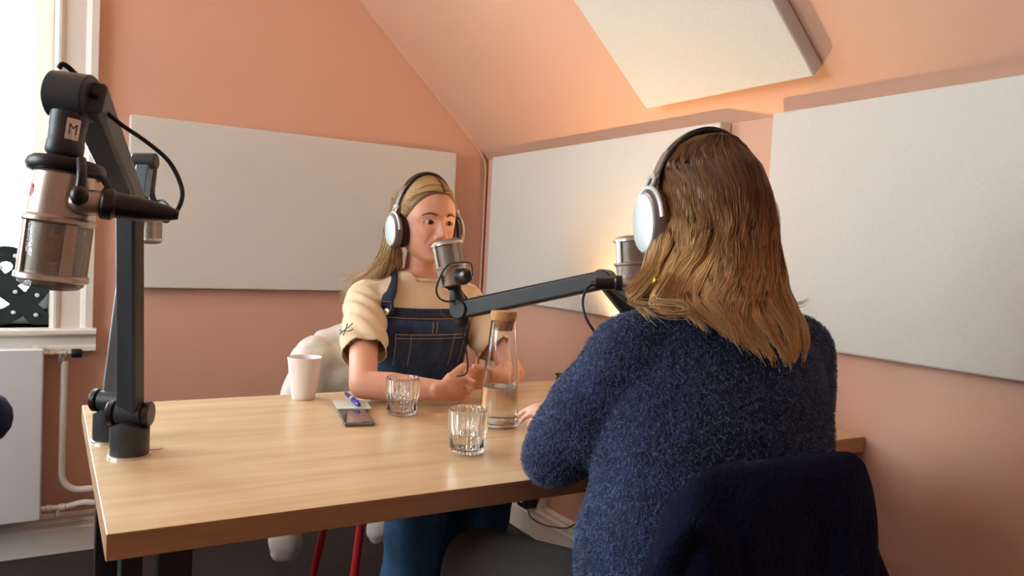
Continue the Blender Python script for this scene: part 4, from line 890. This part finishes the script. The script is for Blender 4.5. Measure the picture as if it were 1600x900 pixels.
dd = .005*np.sin(va[:, 2]*34+va[:, 0]*21+1.2*np.sin(va[:, 0]*17))*np.clip((1.0-va[:, 2])/.15, 0, 1)
lat = np.abs((va-s1)@ub); t = (va-s1)@nrm(e1-s1); dist = np.linalg.norm(va-s1-t[:, None]*nrm(e1-s1), axis=1)
dd += .006*np.sin(t*70+va[:, 2]*20)*np.clip(1-dist/.11, 0, 1)*np.clip(t/.06, 0, 1)
va += nn*dd[:, None]; setv(me, va)
keep = ~((va[:, 2] > 1.066) & (np.hypot(va[:, 0]-.917, va[:, 1]-.885) < .085)) & (va[:, 2] > .545)
for (a_, b_) in ((e1, w1), (e2_, w2_)):
    ax_ = nrm(b_-a_); tt_ = (va-b_)@ax_; l_ = np.linalg.norm(va-b_-tt_[:, None]*ax_, axis=1); keep &= ~((tt_ > -.004) & (l_ < .07))
cut(me, keep); sw = link('sweater', me, 'sweater_wool', pB, angle=0); md = sw.modifiers.new('th', 'SOLIDIFY'); md.thickness = .006; md.offset = -1
MB().tube([V(.916+.070*math.cos(a), .884+.062*math.sin(a), 1.068) for a in np.linspace(0, 2*PI, 40)], .009, 10).build('collar', 'sweater_wool', sw)
# mohair pile of the knit
tri = np.array([p.vertices[:3] for p in me.polygons]); va = getv(me); nn = getn(me)
A3, B3, C3 = va[tri[:, 0]], va[tri[:, 1]], va[tri[:, 2]]; ar = np.linalg.norm(np.cross(B3-A3, C3-A3), axis=1); NF = 80000
vis = ((A3@CF) < 1.75); ar = ar*vis; idx = RNG.choice(len(tri), NF, p=ar/ar.sum()); r1, r2 = RNG.random(NF)[:, None], RNG.random(NF)[:, None]; m_ = (r1+r2) > 1; r1 = np.where(m_, 1-r1, r1); r2 = np.where(m_, 1-r2, r2)
p0 = A3[idx]+(B3-A3)[idx]*r1+(C3-A3)[idx]*r2; n0 = nn[tri[idx, 0]]; rd = RNG.normal(0, 1, (NF, 3)); rd -= n0*(rd*n0).sum(1, keepdims=True); rd += np.array([0, 0, -.5]); rd /= np.linalg.norm(rd, axis=1, keepdims=True)
Lf = RNG.uniform(.003, .009, NF)[:, None]; paths = np.stack([p0-n0*.001, p0+n0*.0022+rd*Lf*.35, p0+n0*.0030+rd*Lf*.7+RNG.normal(0, .0012, (NF, 3)), p0+n0*.0035+rd*Lf], 1)
sh = RNG.random(NF)[:, None, None]; cl = np.array(lin((44, 58, 92)))+(np.array(lin((140, 158, 196)))-np.array(lin((44, 58, 92))))*sh**1.7
o = strands('wool_pile', paths, .00032, np.repeat(cl, 4, 1), 'wool_fibre', sw, sides=3); o['kind'] = 'stuff'
# trousers
mb = MB(); mb.loft([ring_pts(cx(z), ub, -vb_, rx+.014, ry+.014, 32, .85) for z, rx, ry in LB[:4]])
for h_, k_ in ((h1, k1), (h2_, k2_)): mb.chain([h_, k_*.5+h_*.5+V(0, 0, .01), k_, V(k_[0]+.01, k_[1]-.02, .30), V(k_[0]+.01, k_[1]-.03, .08)], [.105, .092, .076, .066, .060], 24)
me = remesh(mb, .007, 6); va = getv(me); nn = getn(me); va += nn*(.0025*np.sin(va[:, 0]*70+va[:, 1]*40))[:, None]; setv(me, va); link('trousers', me, 'trousers', pB, angle=0)
for k_ in (k1, k2_): MB().chain([V(k_[0]+.01, k_[1]-.04, .036), V(k_[0], k_[1]+.12, .030)], [.038, .030]).build('shoe', 'black_plastic', pB)
MB().lathe([(.003, -.004), (.0065, -.003), (.0065, .003), (.003, .004)], dep(1024, 440, 1.10), nrm(CR+CF), 16).build('earring', 'gold', pB)
# hair: lengths laid over the crown, round the head and down over the collar
zt = lambda y: (343-y)/(F/1.22)
def hc(z): return V(*[np.interp(z, Z_H, c) for c in zip(*C_H)])
YP = [212, 218, 232, 260, 300, 345, 400, 440, 470, 500, 545]
XC = [1106, 1106, 1106, 1106, 1112, 1115, 1112, 1110, 1112, 1134, 1164]
RX = [3, 30, 52, 72, 80, 86, 101, 121, 133, 128, 108]
RY = [.004, .040, .068, .095, .108, .108, .100, .090, .080, .068, .055]
BK = [0, 0, .002, .006, .012, .016, .030, .048, .064, .080, .096]  # how far the ring centre lies towards her back
xh, yh = V(math.cos(math.radians(17)), -math.sin(math.radians(17)), 0), V(-math.sin(math.radians(17)), -math.cos(math.radians(17)), 0)
CC = np.array([dep(x, y, 1.22-.97*b_) for x, y, b_ in zip(XC, YP, BK)])[::-1]; Z_H = CC[:, 2].copy()
RXm = np.array([r/(F/(1.22-.97*b_)) for r, b_ in zip(RX, BK)])[::-1]; RYm = np.array(RY)[::-1]
def env(z, phi, rho):                                              # phi 0 = her back, + = towards the picture's right
    rx = np.interp(z, Z_H, RXm); ry = np.interp(z, Z_H, RYm); c = np.stack([np.interp(z, Z_H, CC[:, i]) for i in range(3)], -1)
    s, co = np.sin(phi), np.cos(phi); X = (rx*rho*np.sign(s)*np.abs(s)**.9)[..., None]*xh; Y = (ry*rho*co)[..., None]*yh
    out = c+X+Y; out[..., 2] = z; return out
rows = []
zlist = list(np.linspace(Z_H[-1]-.001, cB[2]+.02, 22))+list(np.linspace(cB[2]+.0, Z_H[0]+.045, 22))
for z in zlist:
    lim = np.interp(z, [cB[2]-.18, cB[2]-.02, cB[2]+.05, cB[2]+.10], [1.25, 1.75, 2.3, PI])
    rows.append([env(np.array(z), np.array(p), .90) for p in np.linspace(-lim, lim, 56)])
base = MB().loft(rows, closed=False).build('hair_base', 'hair', pB, angle=0); md = base.modifiers.new('t', 'SOLIDIFY'); md.thickness = .004; md.offset = 0
zc = np.array([v.co.z for v in base.data.vertices]); tb_ = np.clip((cB[2]+.10-zc)/.30, 0, 1)[:, None]
hc1, hc2, hc3 = np.array(lin((84, 54, 30))), np.array(lin((144, 102, 58))), np.array(lin((222, 186, 132)))
setcol(base.data, hc1*(1-tb_)+hc2*.8*tb_)
NH = 9000; K = 34
phi = RNG.uniform(-2.2, 2.2, NH); lay = RNG.beta(2.2, 1.0, NH); clump = np.floor(phi*5.5+RNG.normal(0, .35, NH)); cr = np.sin(clump*12.9898)*43758.5453; cr = cr-np.floor(cr); cr2 = np.sin(clump*78.233)*12345.67; cr2 -= np.floor(cr2)
pe = np.interp(phi, [-2.2, -1.3, -.9, -.5, 0, .5, .9, 1.3, 2.2], [468, 478, 500, 520, 528, 540, 546, 535, 480])
zend = np.array([dep(1107+p_*40, y_, 1.14-.05*math.cos(p_))[2] for p_, y_ in zip(phi, pe)])+RNG.normal(0, .008, NH)+(1-lay)*.035+(cr-.5)*.030
t = np.linspace(0, 1, K)[None]; z0 = Z_H[-1]-.0005-.004*RNG.random(NH)[:, None]
z = z0+(zend[:, None]-z0)*(t**1.28)
lim = np.interp(z, [cB[2]-.20, cB[2]-.02, cB[2]+.05, cB[2]+.10], [1.35, 1.85, 2.3, 3.1])
ph = phi[:, None]*np.clip(lim/2.2, .0, 1.2)
ph = ph+((clump/5.5)[:, None]*np.clip(lim/2.2, 0, 1.2)-ph)*(.28*t**1.5)               # locks gather towards their ends
ph = ph+.07*np.sin(z*46+cr[:, None]*6.3+RNG.normal(0, .25, NH)[:, None])*t**1.2+.012*np.sin(z*150+phi[:, None]*30)
rho = (.90+.10*lay+.035*(cr2-.5))[:, None]+.045*np.sin(z*40+cr2[:, None]*6.3)*t**1.5+.03*(lay[:, None]-.3)*t**3
ph_top = np.linspace(0, 1, 1)
P = env(z, ph, rho)
# a side parting: the roots start along a line running from the brow to the crown
P += ((RNG.uniform(-.03, .02, NH)[:, None])*np.clip(1-t*7, 0, 1)**1.5)[..., None]*(-yh)
flick = ((clump % 5 == 0) & (phi < -.6))[:, None]; P += (np.where(flick, 1, 0)*(.030*t**7))[..., None]*(-xh)+(np.where(flick, 1, 0)*(.012*t**10))[..., None]*V(0, 0, 1)
tone = np.clip((cB[2]+.085-z)/.20, 0, 1)**1.1; rnd = RNG.normal(0, 1, NH)[:, None]; lf = np.clip(-phi[:, None]/1.6, -1, 1)
m1 = np.clip(tone*(.95+.22*lf)+.16*rnd+.10*(cr[:, None]-.5), 0, 1)[..., None]
cols = np.where(m1 < .5, hc1+(hc2-hc1)*m1*2, hc2+(hc3-hc2)*(m1*2-1))
# curling ends over her left shoulder
FL = []
for i in range(70):
    a = RNG.integers(0, 3); r_ = lambda s: RNG.normal(0, s)
    base_ = [[(1022, 425, 1.10), (1000, 452, 1.085), (985, 468, 1.08), (1010, 474, 1.07), (1045, 470, 1.06)], [(1040, 430, 1.08), (1020, 470, 1.05), (1060, 476, 1.03), (1072, 488, 1.03), (1040, 490, 1.02), (1024, 484, 1.02)], [(1225, 420, 1.26), (1232, 460, 1.26), (1240, 474, 1.25), (1252, 474, 1.25), (1261, 467, 1.25)]][a]
    if a == 2 and RNG.random() > .2: continue
    o_ = (r_(3.5), r_(3.5), r_(.006)); P_ = [dep(x+o_[0]+r_(1.2), y+o_[1]+r_(1.2), d+o_[2]) for x, y, d in base_]; FL.append(smoothpath(P_, K))
FL = np.array(FL); cc = np.tile(hc3*.9, (len(FL), K, 1))*RNG.uniform(.6, 1.1, (len(FL), 1, 1)); strands('hair', np.concatenate([P, FL]), .00085, np.concatenate([cols, cc]), 'hair', pB, taper=.3)
headphones('headphones with pale cups worn by the long haired woman', cB+kB*(RB@V(.003, -.004, -.002)), RB, 1.10, .077, .083)

# ---- her chair with the dark coat over its back
cc_ = V(.865, .665, 0); chb = thing('chair', 'chair under the long haired woman, hidden by the dark navy coat', 'chair', cc_)
b = MB(); b.obox(cc_-vb_*.22+V(0, 0, .43), ub*.21, vb_*.20, V(0, 0, .015)).build('seat', 'steel_black', chb, bevel=.006)
b = MB(); b.obox(cc_+V(-.05, 0, .72), ub*.10, vb_*.008, V(0, 0, .11)).build('backrest', 'steel_black', chb, bevel=.005)
for a in (-.12, .12): MB().tube([cc_-vb_*.02+ub*a+V(0, 0, .43), cc_+V(-.04, 0, 0)+ub*a*.7+V(0, 0, .66)], .010, 10).build('back_post', 'steel_black', chb)
for a, c_ in ((-.19, .02), (.19, .02), (-.19, -.40), (.19, -.40)): MB().tube([cc_+ub*a+vb_*c_+V(0, 0, .42), cc_+ub*a*1.15+vb_*(c_*1.12+.02)], .011, 12).build('leg', 'steel_black', chb)
mb = MB(); t_ = dep(1222, 760, .955)
KO = ((.40, .235, .060, 0), (.50, .232, .062, 0), (.60, .222, .060, 0), (.68, .205, .056, 0), (.76, .182, .050, .002), (.82, .160, .044, .004), (.860, .146, .038, .006), (.885, .134, .028, .008), (.8985, .116, .014, .010))
rings = []
for z, rx, ry, dx in KO:
    r = ring_pts(V(.795+dx, .655, z)+ub*.0, ub, -vb_, rx, ry, 64, .72); r = [p+V(0, 0, .05*np.dot(p-V(.795, .655, z), ub)*(1 if z > .8 else .4)) for p in r]; rings.append(r)
mb.loft(rings)
me = remesh(mb, .005, 5); va = getv(me); nn = getn(me); U = (va-V(.795, .655, 0))@ub; Zz = va[:, 2]
fo = (.006*np.sin(U*48+3*np.sin(Zz*6))+.004*np.sin(U*90-Zz*14))*np.clip((.89-Zz)/.12, 0, 1)
fo += .016*G(U+.125-(.88-Zz)*.10, .022)*np.clip((.87-Zz)/.05, 0, 1)-.012*G(U+.085-(.88-Zz)*.16, .010)*np.clip((.84-Zz)/.05, 0, 1)
va += nn*fo[:, None]; setv(me, va)
ct = link('coat', me, 'wool_coat', None, angle=0); tag(ct, 'dark navy wool coat draped over the chair back in the foreground', 'coat')
# lapel turned out at the left of the coat
rows = []
for i, z in enumerate(np.linspace(.50, .855, 16)):
    w_ = .045*math.sin(PI*min(1, (.87-z)/.30)); c0 = V(.795, .655, z)+ub*(-.150-.10*(.86-z))
    rows.append([c0+vb_*(.034+.01*math.sin(i*.9))+ub*(a-.5)*w_*1.6+vb_*.012*math.sin(a*PI) for a in np.linspace(0, 1, 7)])
o = MB().loft(rows, closed=False).build('lapel', 'wool_coat', ct, angle=0); md = o.modifiers.new('t', 'SOLIDIFY'); md.thickness = .006

# ---- padded armchair reaching in at the left edge
ac = thing('armchair', 'navy upholstered armchair, only its rounded arm end showing at the left edge', 'armchair', (-.55, 2.25, 0))
MB().cap((-.62, 2.44, .655), (-.142, 2.365, .652), .073, .073, 28).build('armrest', 'navy_fabric', ac)
MB().cap((-.70, 1.92, .655), (-.30, 1.86, .655), .073, .073, 28).build('armrest', 'navy_fabric', ac)
MB().box((-.75, 1.92, .34), (-.20, 2.38, .48)).build('seat', 'navy_fabric', ac, bevel=.03, seg=4)
MB().box((-.82, 1.88, .40), (-.68, 2.44, .95)).build('backrest', 'navy_fabric', ac, bevel=.05, seg=4)
for x, y in ((-.70, 1.97), (-.26, 1.97), (-.70, 2.33), (-.26, 2.33)): MB().tube([(x, y, 0), (x, y, .35)], [.012, .018], 12).build('leg', 'steel_black', ac)
for x, y in ((-.45, 2.41), (-.45, 1.88)): MB().tube([(x, y, .40), (x, y, .60)], .02, 12).build('arm_post', 'steel_black', ac)
